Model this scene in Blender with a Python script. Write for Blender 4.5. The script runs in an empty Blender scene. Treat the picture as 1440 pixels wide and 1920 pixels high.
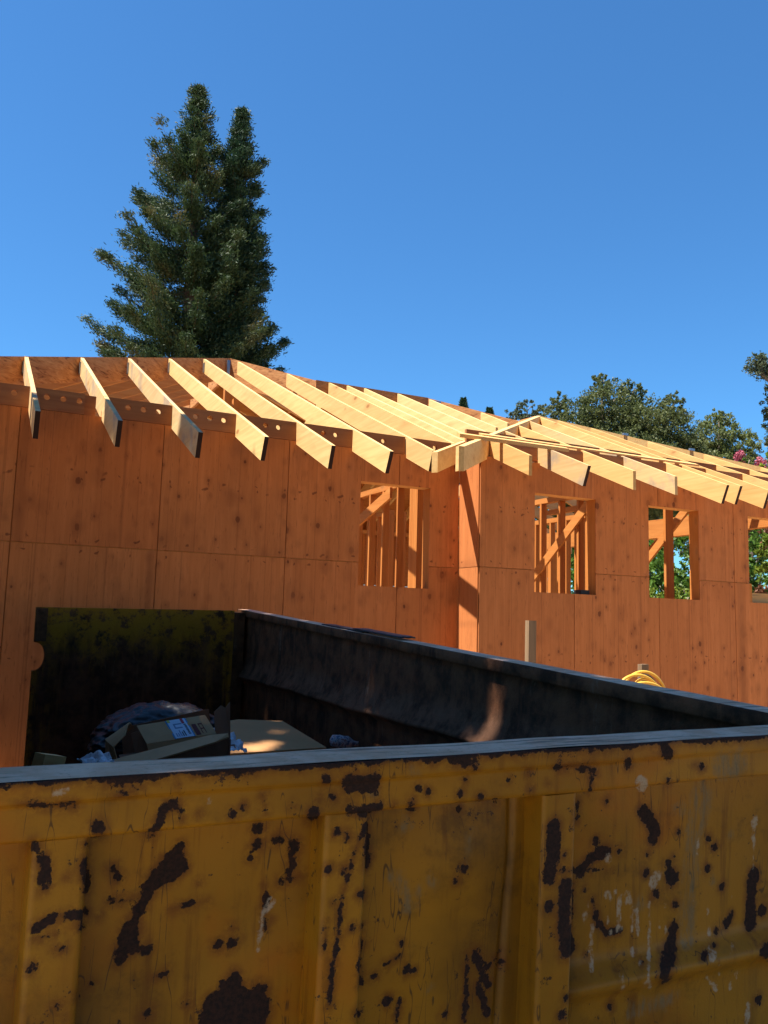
import bpy, bmesh, math, random
import numpy as np
from mathutils import Vector, Matrix, noise as mnoise

random.seed(11)
rng = np.random.default_rng(11)
sc = bpy.context.scene
col = sc.collection

# ------------------------------------------------------------------ camera
CAM = Vector((-0.3132, -7.7582, -0.5708))
yaw, pitch, roll = math.radians(26.1124), math.radians(7.2750), math.radians(1.5821)
fw = Vector((math.sin(yaw)*math.cos(pitch), math.cos(yaw)*math.cos(pitch), math.sin(pitch)))
r0 = Vector((math.cos(yaw), -math.sin(yaw), 0)); u0 = r0.cross(fw)
rt = math.cos(roll)*r0 + math.sin(roll)*u0
up = -math.sin(roll)*r0 + math.cos(roll)*u0
cd = bpy.data.cameras.new('camera'); cam = bpy.data.objects.new('camera', cd); col.objects.link(cam)
cam.matrix_world = Matrix(((rt.x, up.x, -fw.x, CAM.x), (rt.y, up.y, -fw.y, CAM.y), (rt.z, up.z, -fw.z, CAM.z), (0, 0, 0, 1)))
cd.sensor_width = 36; cd.lens = 1588.89/1920*36; cd.clip_start = 0.05; cd.clip_end = 3000
sc.camera = cam

# ------------------------------------------------------------------ world, sun, exposure
SUN = Vector((-1.0, 0.05, 2.30)).normalized()
w = bpy.data.worlds.new('World'); sc.world = w; w.use_nodes = True
nt = w.node_tree; nt.nodes.clear()
sky = nt.nodes.new('ShaderNodeTexSky'); sky.sky_type = 'NISHITA'; sky.sun_disc = False
sky.sun_elevation = math.asin(SUN.z); sky.sun_rotation = math.atan2(SUN.x, SUN.y)
sky.air_density = 1.0; sky.dust_density = 0.25; sky.ozone_density = 2.2; sky.altitude = 50
bg = nt.nodes.new('ShaderNodeBackground'); bg.inputs['Strength'].default_value = 0.056
out = nt.nodes.new('ShaderNodeOutputWorld')
tint = nt.nodes.new('ShaderNodeMix'); tint.data_type = 'RGBA'; tint.blend_type = 'MULTIPLY'; tint.inputs[0].default_value = 1.0
tint.inputs[7].default_value = (0.52, 1.06, 1.46, 1)
nt.links.new(sky.outputs[0], tint.inputs[6]); nt.links.new(tint.outputs[2], bg.inputs[0]); nt.links.new(bg.outputs[0], out.inputs[0])
sd = bpy.data.lights.new('sun', 'SUN'); sd.energy = 5.0; sd.angle = math.radians(0.53); sd.color = (1.0, 0.945, 0.83)
so = bpy.data.objects.new('sun', sd); col.objects.link(so)
so.rotation_euler = SUN.to_track_quat('Z', 'Y').to_euler(); so.location = (-20, 13, 30)
sc.view_settings.view_transform = 'Standard'; sc.view_settings.look = 'None'
sc.view_settings.exposure = 1.27; sc.view_settings.gamma = 1.0; sc.view_settings.use_curve_mapping = False
sc.render.engine = 'CYCLES'
sc.cycles.max_bounces = 8; sc.cycles.diffuse_bounces = 5; sc.cycles.sample_clamp_indirect = 6.0

# ------------------------------------------------------------------ material helpers
class NT:
    def __init__(s, name):
        s.m = bpy.data.materials.new(name); s.m.use_nodes = True
        s.t = s.m.node_tree; s.b = s.t.nodes['Principled BSDF']; s.b.inputs['Roughness'].default_value = 0.8
        s.b.inputs['Specular IOR Level'].default_value = 0.25
    def n(s, typ, **kw):
        x = s.t.nodes.new(typ)
        for k, v in kw.items(): setattr(x, k, v)
        return x
    def l(s, a, b): s.t.links.new(a, b)
    def coords(s, scale=(1, 1, 1), rand=True):
        tc = s.n('ShaderNodeTexCoord'); v = tc.outputs['Object']
        if rand:
            oi = s.n('ShaderNodeObjectInfo'); mu = s.n('ShaderNodeMath', operation='MULTIPLY'); mu.inputs[1].default_value = 37.0
            s.l(oi.outputs['Random'], mu.inputs[0])
            ad = s.n('ShaderNodeVectorMath', operation='ADD'); s.l(v, ad.inputs[0]); s.l(mu.outputs[0], ad.inputs[1]); v = ad.outputs[0]
        mp = s.n('ShaderNodeMapping'); mp.inputs['Scale'].default_value = scale; s.l(v, mp.inputs[0])
        return mp.outputs[0]
    def noise(s, v, scale, detail=4, rough=0.55, dist=0.0):
        x = s.n('ShaderNodeTexNoise'); x.inputs['Scale'].default_value = scale; x.inputs['Detail'].default_value = detail
        x.inputs['Roughness'].default_value = rough; x.inputs['Distortion'].default_value = dist
        if v is not None: s.l(v, x.inputs['Vector'])
        return x.outputs['Fac']
    def ramp(s, f, stops):
        x = s.n('ShaderNodeValToRGB'); e = x.color_ramp.elements
        while len(e) < len(stops): e.new(0.5)
        for i, (p, c) in enumerate(stops):
            e[i].position = p; e[i].color = (*c, 1) if len(c) == 3 else c
        s.l(f, x.inputs[0]); return x.outputs[0]
    def mix(s, f, a, b, mode='MIX'):
        x = s.n('ShaderNodeMix', data_type='RGBA', blend_type=mode)
        if hasattr(f, 'is_linked') or hasattr(f, 'links'): s.l(f, x.inputs[0])
        else: x.inputs[0].default_value = f
        for i, q in ((6, a), (7, b)):
            if isinstance(q, tuple): x.inputs[i].default_value = (*q, 1)
            else: s.l(q, x.inputs[i])
        return x.outputs[2]
    def math(s, op, a, b=0.0, c=0.0, clamp=False):
        x = s.n('ShaderNodeMath', operation=op, use_clamp=clamp)
        for i, q in enumerate((a, b, c)):
            if isinstance(q, (int, float)): x.inputs[i].default_value = q
            else: s.l(q, x.inputs[i])
        return x.outputs[0]
    def step(s, f, lo, hi):
        x = s.n('ShaderNodeMapRange'); x.interpolation_type = 'SMOOTHSTEP'
        s.l(f, x.inputs[0]); x.inputs[1].default_value = lo; x.inputs[2].default_value = hi; return x.outputs[0]
    def attr(s, name): return s.n('ShaderNodeAttribute', attribute_name=name)
    def base(s, c): 
        if isinstance(c, tuple): s.b.inputs['Base Color'].default_value = (*c, 1)
        else: s.l(c, s.b.inputs['Base Color'])
    def rough(s, r):
        if isinstance(r, (int, float)): s.b.inputs['Roughness'].default_value = r
        else: s.l(r, s.b.inputs['Roughness'])
    def bump(s, h, strength=0.3, dist=0.004):
        x = s.n('ShaderNodeBump'); x.inputs['Strength'].default_value = strength; x.inputs['Distance'].default_value = dist
        s.l(h, x.inputs['Height']); s.l(x.outputs[0], s.b.inputs['Normal'])

def wood(name, axis, lo, hi, knot=(0.30, 0.12, 0.04), weather=0.0):
    t = NT(name)
    sc_ = [16.0, 16.0, 16.0]; sc_[axis] = 1.0
    v = t.coords(tuple(sc_))
    g = t.noise(v, 1.2, 5, 0.6, 0.8)
    c = t.ramp(g, [(0.3, lo), (0.5, tuple((a+b)/2 for a, b in zip(lo, hi))), (0.72, hi)])
    sk = [5.0, 5.0, 5.0]; sk[axis] = 2.2
    vo = t.n('ShaderNodeTexVoronoi'); vo.inputs['Scale'].default_value = 1.0; t.l(t.coords(tuple(sk)), vo.inputs['Vector'])
    sep = t.n('ShaderNodeSeparateColor'); t.l(vo.outputs['Color'], sep.inputs[0])
    kk = t.math('MULTIPLY', t.math('GREATER_THAN', sep.outputs[0], 0.52), t.math('SUBTRACT', 1.0, t.step(vo.outputs['Distance'], 0.06, 0.16)))
    c = t.mix(t.math('MULTIPLY', kk, 0.75), c, knot)
    halo = t.math('MULTIPLY', t.math('GREATER_THAN', sep.outputs[0], 0.66), t.math('SUBTRACT', 1.0, t.step(vo.outputs['Distance'], 0.1, 0.4)))
    c = t.mix(t.math('MULTIPLY', halo, 0.3), c, (0.55, 0.27, 0.10))
    oi = t.n('ShaderNodeObjectInfo')
    c = t.mix(0.55, c, t.ramp(oi.outputs['Random'], [(0.0, (0.80, 0.66, 0.50)), (0.5, (1, 1, 1)), (1.0, (1.0, 0.88, 0.72))]), 'MULTIPLY')
    if weather:
        wn = t.step(t.noise(t.coords((1.5, 1.5, 1.5)), 1.6, 4, 0.6), 0.5, 0.68)
        c = t.mix(t.math('MULTIPLY', wn, weather), c, (0.30, 0.24, 0.20))
    t.base(c); t.rough(0.82); t.bump(g, 0.25, 0.003)
    return t.m

def flat0(name, c):
    t = NT(name); t.base(c); t.rough(0.9); return t.m
def plywood(name, lo, hi, dark):
    t = NT(name)
    g = t.noise(t.coords((22, 22, 1.1)), 1.0, 6, 0.62, 0.6)
    c = t.ramp(g, [(0.28, lo), (0.55, tuple((a+b)/2 for a, b in zip(lo, hi))), (0.75, hi)])
    big = t.noise(t.coords((1.6, 1.6, 0.7)), 1.0, 3)
    c = t.mix(t.math('MULTIPLY', t.step(big, 0.35, 0.7), 0.35), c, tuple(0.75*x for x in lo))
    # darker flecks running with the grain
    fl = t.noise(t.coords((60, 60, 7)), 1.0, 3, 0.7)
    c = t.mix(t.math('MULTIPLY', t.step(fl, 0.57, 0.74), 0.45), c, dark)
    mo = t.noise(t.coords((7, 7, 2.2)), 1.0, 5, 0.65, 1.0)
    c = t.mix(t.math('MULTIPLY', t.step(mo, 0.48, 0.70), 0.28), c, tuple(0.5*(a+b) for a, b in zip(lo, dark)))
    # veneer strips
    vs = t.n('ShaderNodeTexVoronoi', feature='DISTANCE_TO_EDGE'); vs.inputs['Scale'].default_value = 1.0
    t.l(t.coords((4.2, 0.0, 0.0)), vs.inputs['Vector'])
    c = t.mix(t.math('MULTIPLY', t.math('SUBTRACT', 1.0, t.step(vs.outputs['Distance'], 0.0, 0.016)), 0.30), c, dark)
    # knots and plugs
    for scale, thr, rad in ((4.4, 0.10, 0.135), (8.0, 0.40, 0.13)):
        vo = t.n('ShaderNodeTexVoronoi'); vo.inputs['Scale'].default_value = scale
        t.l(t.coords((1.0, 0.001, 0.72)), vo.inputs['Vector'])
        sep = t.n('ShaderNodeSeparateColor'); t.l(vo.outputs['Color'], sep.inputs[0])
        nz = t.math('MULTIPLY', t.noise(t.coords((40, 40, 40)), 1.0, 2), 0.07)
        dd = t.math('SUBTRACT', t.math('ADD', vo.outputs['Distance'], nz), t.math('MULTIPLY', sep.outputs[1], 0.045))
        k = t.math('MULTIPLY', t.math('GREATER_THAN', sep.outputs[0], thr), t.math('SUBTRACT', 1.0, t.step(dd, rad*0.75, rad*1.15)))
        c = t.mix(t.math('MULTIPLY', k, t.math('MULTIPLY_ADD', sep.outputs[2], 0.5, 0.35)), c, dark)
        halo = t.math('MULTIPLY', t.math('GREATER_THAN', sep.outputs[0], thr), t.math('SUBTRACT', 1.0, t.step(dd, rad, rad*3.2)))
        c = t.mix(t.math('MULTIPLY', halo, 0.22), c, dark)
    sx = t.n('ShaderNodeSeparateXYZ'); t.l(t.coords((1, 1, 1), False), sx.inputs[0])
    wn = t.noise(t.coords((2.3, 2.3, 2.3)), 3.0, 2)
    xx = t.math('MULTIPLY', t.math('SUBTRACT', t.math('FRACT', t.math('ADD', t.math('DIVIDE', sx.outputs[0], 0.152), t.math('MULTIPLY', wn, 1.6))), 0.5), 0.152)
    for zr, off in ((0.0, 0.052), (-0.92, 0.03), (0.62, 0.025)):
        zz = t.math('SUBTRACT', t.math('ABSOLUTE', t.math('SUBTRACT', t.math('ADD', sx.outputs[2], t.math('MULTIPLY', t.math('SUBTRACT', wn, 0.5), 0.10)), zr)), off)
        dd = t.math('SQRT', t.math('ADD', t.math('MULTIPLY', xx, xx), t.math('MULTIPLY', zz, zz)))
        k = t.math('MULTIPLY', t.math('SUBTRACT', 1.0, t.step(dd, 0.009, 0.016)), t.step(t.noise(t.coords((9, 9, 9)), 1.0, 1), 0.42, 0.55))
        c = t.mix(t.math('MULTIPLY', k, 0.7), c, dark)
    oi = t.n('ShaderNodeObjectInfo')
    c = t.mix(0.6, c, t.ramp(oi.outputs['Random'], [(0.0, (0.76, 0.72, 0.74)), (0.35, (1, 1, 1)), (0.7, (0.90, 0.92, 0.98)), (1.0, (0.98, 0.82, 0.72))]), 'MULTIPLY')
    t.base(c); t.rough(0.85); t.bump(g, 0.2, 0.003)
    return t.m

M_RX = wood('fir_along_x', 0, (0.60, 0.33, 0.12), (0.76, 0.50, 0.21))
M_RY = wood('fir_along_y', 1, (0.66, 0.42, 0.17), (0.80, 0.57, 0.26))
M_RYW = wood('fir_weathered', 1, (0.58, 0.38, 0.17), (0.72, 0.51, 0.26), weather=0.7)
M_RXO = wood('fir_bounce_orange_along_x', 0, (0.54, 0.23, 0.065), (0.66, 0.33, 0.11))  # orange copy of the fir for shaded members, bounced light put into the colour
M_RO = wood('fir_bounce_orange', 1, (0.48, 0.175, 0.040), (0.60, 0.25, 0.065))  # same orange bounce tint, grain along y
M_RZ = wood('fir_upright_bounce_orange', 2, (0.45, 0.155, 0.032), (0.57, 0.225, 0.055))  # stud fir kept deep orange, the shaded bounce tone painted in
M_RYB = wood('fir_golden', 1, (0.62, 0.35, 0.125), (0.76, 0.49, 0.20))
M_END = flat0('end_grain', (0.040, 0.020, 0.016))
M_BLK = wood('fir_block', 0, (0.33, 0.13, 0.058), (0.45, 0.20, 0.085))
M_PLY = plywood('plywood', (0.52, 0.172, 0.050), (0.66, 0.240, 0.078), (0.14, 0.038, 0.015))
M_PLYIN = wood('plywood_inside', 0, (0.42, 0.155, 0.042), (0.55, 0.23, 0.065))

def lvl_mat():
    t = NT('laminated_beam')
    v = t.coords((7, 7, 26))
    g = t.noise(v, 1.0, 5, 0.65, 1.2)
    c = t.ramp(g, [(0.30, (0.14, 0.045, 0.018)), (0.42, (0.44, 0.18, 0.06)), (0.62, (0.58, 0.27, 0.10)), (0.8, (0.64, 0.34, 0.14))])
    t.base(c); t.bump(g, 0.5, 0.006); return t.m
M_LVL = lvl_mat()

def flat(name, c, rough=0.8, metal=0.0, var=0.25, scale=8.0, spec=0.25):
    t = NT(name); g = t.noise(t.coords((1, 1, 1)), scale, 5, 0.6)
    t.base(t.mix(g, tuple(x*(1-var) for x in c), tuple(min(1, x*(1+var)) for x in c))); t.rough(rough)
    t.b.inputs['Metallic'].default_value = metal; t.b.inputs['Specular IOR Level'].default_value = spec
    t.bump(g, 0.15, 0.003); return t.m

# ------------------------------------------------------------------ object helpers
def link(name, me, mat, parent=None):
    o = bpy.data.objects.new(name, me); col.objects.link(o)
    if mat is not None and len(me.materials) == 0: me.materials.append(mat)
    if parent is not None: o.parent = parent
    return o
def obj(name, bm, mat, parent=None, smooth=False):
    me = bpy.data.meshes.new(name); bmesh.ops.recalc_face_normals(bm, faces=bm.faces); bm.to_mesh(me); bm.free()
    if smooth: me.polygons.foreach_set('use_smooth', [True]*len(me.polygons))
    return link(name, me, mat, parent)
def thing(name, label, cat, loc=(0, 0, 0), group=None):
    o = bpy.data.objects.new(name, None); col.objects.link(o); o.location = loc; o.empty_display_size = 0.2
    return tag(o, label, cat, group)
def tag(o, label, cat, group=None):
    o['label'] = label; o['category'] = cat
    if group: o['group'] = group
    return o
def add_box(bm, x0, x1, y0, y1, z0, z1):
    v = [bm.verts.new(p) for p in ((x0,y0,z0),(x1,y0,z0),(x1,y1,z0),(x0,y1,z0),(x0,y0,z1),(x1,y0,z1),(x1,y1,z1),(x0,y1,z1))]
    for f in ((0,3,2,1),(4,5,6,7),(0,1,5,4),(1,2,6,5),(2,3,7,6),(3,0,4,7)): bm.faces.new([v[i] for i in f])
    return v
def box(name, x0, x1, y0, y1, z0, z1, mat, parent=None):
    bm = bmesh.new(); add_box(bm, x0, x1, y0, y1, z0, z1); return obj(name, bm, mat, parent)
def extrude_poly(bm, pts, vec):
    a = [bm.verts.new(p) for p in pts]; vec = Vector(vec)
    b = [bm.verts.new(Vector(p)+vec) for p in pts]
    n = len(a); bm.faces.new(a); bm.faces.new(b[::-1])
    for i in range(n): bm.faces.new((a[i], b[i], b[(i+1) % n], a[(i+1) % n]))
def poly(name, pts, vec, mat, parent=None):
    bm = bmesh.new(); extrude_poly(bm, pts, vec); return obj(name, bm, mat, parent)
def beam(name, a, b, wd, dp, mat, parent=None, plumb=True):
    """top edge centre-line from a to b, width wd (level), depth dp measured downward"""
    a, b = Vector(a), Vector(b); d = b-a
    side = Vector((d.y, -d.x, 0)).normalized()*(wd/2)
    dn = Vector((0, 0, -dp)) if plumb else -(side.normalized().cross(d.normalized()) if (side.cross(d)).z > 0 else d.normalized().cross(side.normalized()))*dp
    bm = bmesh.new(); extrude_poly(bm, [a-side, b-side, b-side+dn, a-side+dn], side*2)
    return obj(name, bm, mat, parent)
def tube(bm, pts, rads, seg=8, cap=True):
    pts = [Vector(p) for p in pts]; rings = []
    for i, p in enumerate(pts):
        d = (pts[min(i+1, len(pts)-1)]-pts[max(i-1, 0)]).normalized()
        x = d.cross(Vector((0.13, 0.31, 0.94))).normalized(); y = d.cross(x)
        r = rads[i] if hasattr(rads, '__len__') else rads
        rings.append([bm.verts.new(p+x*r*math.cos(2*math.pi*k/seg)+y*r*math.sin(2*math.pi*k/seg)) for k in range(seg)])
    for A, B in zip(rings, rings[1:]):
        for k in range(seg): bm.faces.new((A[k], A[(k+1) % seg], B[(k+1) % seg], B[k]))
    if cap: bm.faces.new(rings[0][::-1]); bm.faces.new(rings[-1])

# ------------------------------------------------------------------ ground
def ground_z(x, y):
    t = min(max((y+9.0)/8.4, 0.0), 1.0)
    return -2.395 + 0.441*t - 0.02
def make_ground():
    xs = np.concatenate([[-900, -300, -100, -40], np.arange(-20, 40.1, 1.0), [60, 120, 300, 900]])
    ys = np.concatenate([[-900, -300, -100, -40], np.arange(-20, 40.1, 1.0), [60, 120, 300, 900]])
    bm = bmesh.new(); g = [[None]*len(ys) for _ in xs]
    for i, x in enumerate(xs):
        for j, y in enumerate(ys):
            z = ground_z(x, y) + 0.035*(mnoise.noise(Vector((x*0.9, y*0.9, 0)))-0.3) if abs(x) < 41 and abs(y) < 41 else ground_z(x, y)
            g[i][j] = bm.verts.new((x, y, z-0.02))
    for i in range(len(xs)-1):
        for j in range(len(ys)-1): bm.faces.new((g[i][j], g[i+1][j], g[i+1][j+1], g[i][j+1]))
    t = NT('bare_dirt'); v = t.coords((1, 1, 1), False); n1 = t.noise(v, 0.8, 6, 0.6); n2 = t.noise(v, 14, 5, 0.7)
    c = t.mix(n1, (0.38, 0.26, 0.16), (0.48, 0.35, 0.22)); c = t.mix(t.math('MULTIPLY', n2, 0.5), c, (0.26, 0.18, 0.11)); t.base(c); t.rough(0.95); t.bump(n2, 0.6, 0.02)
    o = obj('ground', bm, t.m, smooth=True); o['kind'] = 'structure'; o['label'] = 'bare graded dirt of the building site'
make_ground()

# ------------------------------------------------------------------ the house frame
W = 1.2192
S = 0.43                     # roof slope
ZE = 1.352                   # top of rafter over the wall line
XC, SB = 4.398, 0.400        # jog in the wall, step of the right wing
ZB = -2.05                   # bottom of the sheathing
WT, WB = 0.831, -0.232       # window head and sill
house = thing('timber_house', 'unfinished timber house sheathed in orange plywood under open roof rafters', 'house', (0, 0, 0))
H = house

def sheet(x0, x1, z0, z1, y, holes=(), name='plywood_sheet'):
    """sheathing sheet with rectangular bites; front face at y"""
    g = 0.0035
    x0 += g; x1 -= g; z0 += g; z1 -= g
    pieces = None
    xs = sorted({x0, x1, *[min(max(h[k], x0), x1) for h in holes for k in (0, 1)]})
    zs = sorted({z0, z1, *[min(max(h[k], z0), z1) for h in holes for k in (2, 3)]})
    bm = bmesh.new(); V = {}
    def vv(i, j):
        if (i, j) not in V: V[i, j] = bm.verts.new((xs[i], y, zs[j]))
        return V[i, j]
    for i in range(len(xs)-1):
        for j in range(len(zs)-1):
            cx, cz = (xs[i]+xs[i+1])/2, (zs[j]+zs[j+1])/2
            if any(h[0] < cx < h[1] and h[2] < cz < h[3] for h in holes): continue
            bm.faces.new((vv(i, j), vv(i+1, j), vv(i+1, j+1), vv(i, j+1)))
    ret = bmesh.ops.extrude_face_region(bm, geom=list(bm.faces))
    for e in ret['geom']:
        if isinstance(e, bmesh.types.BMVert): e.co.y += 0.012
    return obj(name, bm, M_PLY, H)

winA = (3.219, 4.030, WB, WT)
winB = [(5.089, 5.917, WB, WT), (6.690, 7.478, WB, WT), (8.309, 9.10, WB, WT)]
ZT = 1.160
for k in range(-2, 4):
    x0 = k*W; x1 = min(x0+W, XC-0.013)
    x0 = max(x0, -1.6)
    sheet(x0, x1, 0, ZT, 0.0, [winA]); sheet(x0, x1, ZB, 0, 0.0, [winA])
xe = 9.74
for k in range(5):
    x0 = XC+k*W; x1 = min(x0+W, xe)
    sheet(x0, x1, 0, ZT, -SB, winB); sheet(x0, x1, ZB, 0, -SB, winB)
# the short return wall at the jog
for z0, z1 in ((ZB, 0), (0, ZT+0.02)):
    box('plywood_sheet', XC-0.012, XC-0.0005, -SB+0.0125, -0.004, z0+0.003, z1-0.003, M_PLY, H)

# wall framing
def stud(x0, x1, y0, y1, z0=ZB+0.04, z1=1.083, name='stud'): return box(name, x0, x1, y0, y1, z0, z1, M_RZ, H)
def wallframe(x0, x1, y, wins):
    y0, y1 = y+0.0135, y+0.1535
    x = x0+0.02
    while x < x1-0.03:
        if not any(wn[0]-0.05 < x+0.019 < wn[1]+0.05 for wn in wins): stud(x, x+0.038, y0, y1)
        x += 0.4064
    for k in range(-1, 6):
        xs2 = (k*W if y == 0 else XC+k*W)-0.019
        if x0+0.1 < xs2 < x1-0.1 and not any(wn[0]-0.08 < xs2+0.019 < wn[1]+0.08 for wn in wins): stud(xs2, xs2+0.038, y0-0.0008, y1)
        elif x0+0.1 < xs2 < x1-0.1: stud(xs2, xs2+0.038, y0-0.0008, y1, z1=WB-0.041); stud(xs2, xs2+0.038, y0-0.0008, y0+0.02, z0=WT+0.002)
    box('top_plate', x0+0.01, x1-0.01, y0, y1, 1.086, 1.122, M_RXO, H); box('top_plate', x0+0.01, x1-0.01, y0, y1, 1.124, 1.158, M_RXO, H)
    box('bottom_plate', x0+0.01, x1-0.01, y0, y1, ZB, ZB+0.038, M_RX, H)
    for wn in wins:
        for a in (wn[0]-0.038, wn[1]):
            stud(a+0.0005, a+0.0375, y0, y1, name='window_jamb')
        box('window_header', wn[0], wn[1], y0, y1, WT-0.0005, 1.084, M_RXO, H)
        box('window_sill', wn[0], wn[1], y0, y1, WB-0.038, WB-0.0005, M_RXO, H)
        for k in range(2): stud(wn[0]+0.2+0.4*k, wn[0]+0.238+0.4*k, y0, y1, z1=WB-0.04)
    # backing behind the level joint of the sheets
    xx = x0+0.06
    box('nailing_block', x0+0.05, (wins[0][0] if wins else x1)-0.05, y0+0.001, y0+0.04, -0.045, 0.045, M_RXO, H)
    for a, b in zip(wins, wins[1:]+[(x1-0.02, 0)]):
        if b[0]-a[1] > 0.15: box('nailing_block', a[1]+0.045, b[0]-0.045, y0+0.001, y0+0.04, -0.045, 0.045, M_RXO, H)
wallframe(-1.58, XC, 0.0, [winA])
wallframe(XC, xe, -SB, winB)

# partition on the line of the jog
def partition(X, ys, wd=0.09, zt=1.083):
    for y in ys: stud(X, X+wd, y, y+0.038, z1=zt)
    box('top_plate', X, X+wd, min(ys)-0.3, max(ys)+0.3, zt+0.003, zt+0.074, M_RO, H)
partition(4.445, [1.05, 1.09, 1.13, 1.17, 1.21, 1.56, 1.97, 2.37, 2.78, 3.19, 3.6, 4.0, 4.4, 5.2, 6.0])
beam('brace', (4.425, 2.80, 0.79), (4.425, 1.72, 1.10), 0.035, 0.14, M_RO, H)
partition(6.75, [0.75, 0.92, 1.30, 1.71, 2.12, 2.52, 2.93])
beam('brace', (6.73, 2.42, -0.28), (6.73, 0.72, 1.03), 0.034, 0.15, M_RO, H)
partition(7.55, [1.15, 1.55, 1.96, 2.36])
partition(8.2, [1.75, 2.2, 2.6, 3.0, 3.4, 3.8])
stud(7.83, 7.965, 0.49, 0.53)
beam('brace', (8.1, 1.35, 0.22), (8.1, 0.05, 1.35), 0.036, 0.14, M_RO, H)
beam('brace', (8.3, 1.35, 0.50), (8.3, 0.35, 1.19), 0.036, 0.09, M_RO, H)
for y in (2.9, 3.3, 3.7, 4.1, 4.5, 4.9, 5.3, 5.7): stud(5.6, 5.69, y, y+0.038)
box('top_plate', 5.6, 5.69, 4.1, 6.2, 1.086, 1.158, M_RO, H)
for y in (5.0, 5.4, 5.8, 6.2): stud(2.2, 2.29, y, y+0.038, z1=1.9)
stud(1.62, 1.76, 5.0, 5.14, z1=2.45, name='wall_post'); stud(3.0, 3.1, 4.58, 4.70, z1=3.0, name='wall_post')
stud(2.75, 2.84, 3.2, 3.29, z1=2.35, name='wall_post')
# rear, left and right walls
for k in range(3):
    x0 = 4.46+k*1.76
    for z0, z1 in ((ZB, -0.95), (-0.95, 0.1), (0.1, 1.36)):
        box('plywood_sheet', x0+0.003, x0+1.755, 7.24, 7.252, z0+0.003, z1-0.003, M_PLYIN, H)
for k in range(14): stud(4.5+0.4064*k, 4.538+0.4064*k, 7.10, 7.238)
box('top_plate', 4.46, xe, 7.10, 7.238, 1.086, 1.158, M_RXO, H)
for k in range(5):
    for z0, z1 in ((ZB, 0), (0, ZT)): box('plywood_sheet', -1.600, -1.588, k*2.4+0.02, k*2.4+2.41, z0+0.003, z1-0.003, M_PLYIN, H)
for k in range(4): box('plywood_sheet', -1.58+k*1.51, -1.58+k*1.51+1.5, 12.02, 12.032, ZB, ZT, M_PLYIN, H)
box('header_beam', xe-0.14, xe, -SB+0.16, 7.08, 0.862, 1.158, M_RO, H)
for y in (-0.23, 3.75, 5.2, 6.95): stud(xe-0.139, xe-0.001, y, y+0.13, z1=0.861, name='wall_post')
for z0, z1 in ((ZB, 0), (0, 0.86)): box('plywood_sheet', xe-0.152, xe-0.141, 5.33, 6.95, z0, z1-0.003, M_PLYIN, H)

M_SUB = plywood('subfloor_plywood', (0.30, 0.13, 0.05), (0.40, 0.19, 0.08), (0.12, 0.05, 0.02))
for i in range(5):
    for j in range(3):
        if i*2.4-1.5 > 4.0 and j > 2: continue
        box('floor_sheet', -1.56+i*2.26, -1.56+i*2.26+2.255, 0.18+j*2.34, 0.18+j*2.34+2.335, ZB+0.002, ZB+0.03, M_SUB, H)
for i in range(3): box('floor_sheet', -1.56+i*2.0, -1.56+i*2.0+1.995, 7.25, 11.98, ZB+0.002, ZB+0.03, M_SUB, H)
# ---- roof: rafters
DP = 0.200
def rafter_y(x, yh, yt, y0, square=True, ze=ZE, mat=None, sgn=1, dp=DP, th=0.038, foot=False):
    """rafter in a plane of constant X: head at yh, tail at yt, top over wall line y0 at ze"""
    z = lambda y: ze+S*(y-y0)*sgn
    e = 0.083*sgn if square else 0.0; xt = x+random.uniform(-0.009, 0.009); x1 = xt+random.uniform(-0.006, 0.006)
    pts = [(x, yh, z(yh)), (xt, yt, z(yt)), (x1, yt+e, z(yt+e)-dp if not square else z(yt)-dp*0.985), (x, yh, z(yh)-dp)]
    o = poly('rafter', pts, (th, 0, 0), mat or random.choice([M_RY, M_RY, M_RY, M_RYW]), H)
    if square: o.data.materials.append(M_END); o.data.polygons[3].material_index = 1
    return o
A_raf = [(-1.163, 0.55, -1.0), (-0.553, 1.05, -1.0), (0.057, 1.72, -1.014), (0.667, 2.26, -0.985), (1.279, 2.84, -1.06), (1.896, 3.46, -0.906), (2.508, 4.06, -0.93), (3.112, 4.42, -0.858), (3.718, 3.90, -0.568)]
for i, (x, yh, yt) in enumerate(A_raf): rafter_y(x, yh-0.02, yt, 0.0, True, mat=M_RYW if i in (2, 3, 4) else M_RY)
for x, yh in ((4.275, 3.585), (4.567, 3.585), (4.852, 3.585), (5.42, 3.585), (5.93, 3.50), (6.50, 2.90), (6.94, 2.48)):
    rafter_y(x, yh, x-4.36+0.05, 0.0, False, mat=M_RY)
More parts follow.
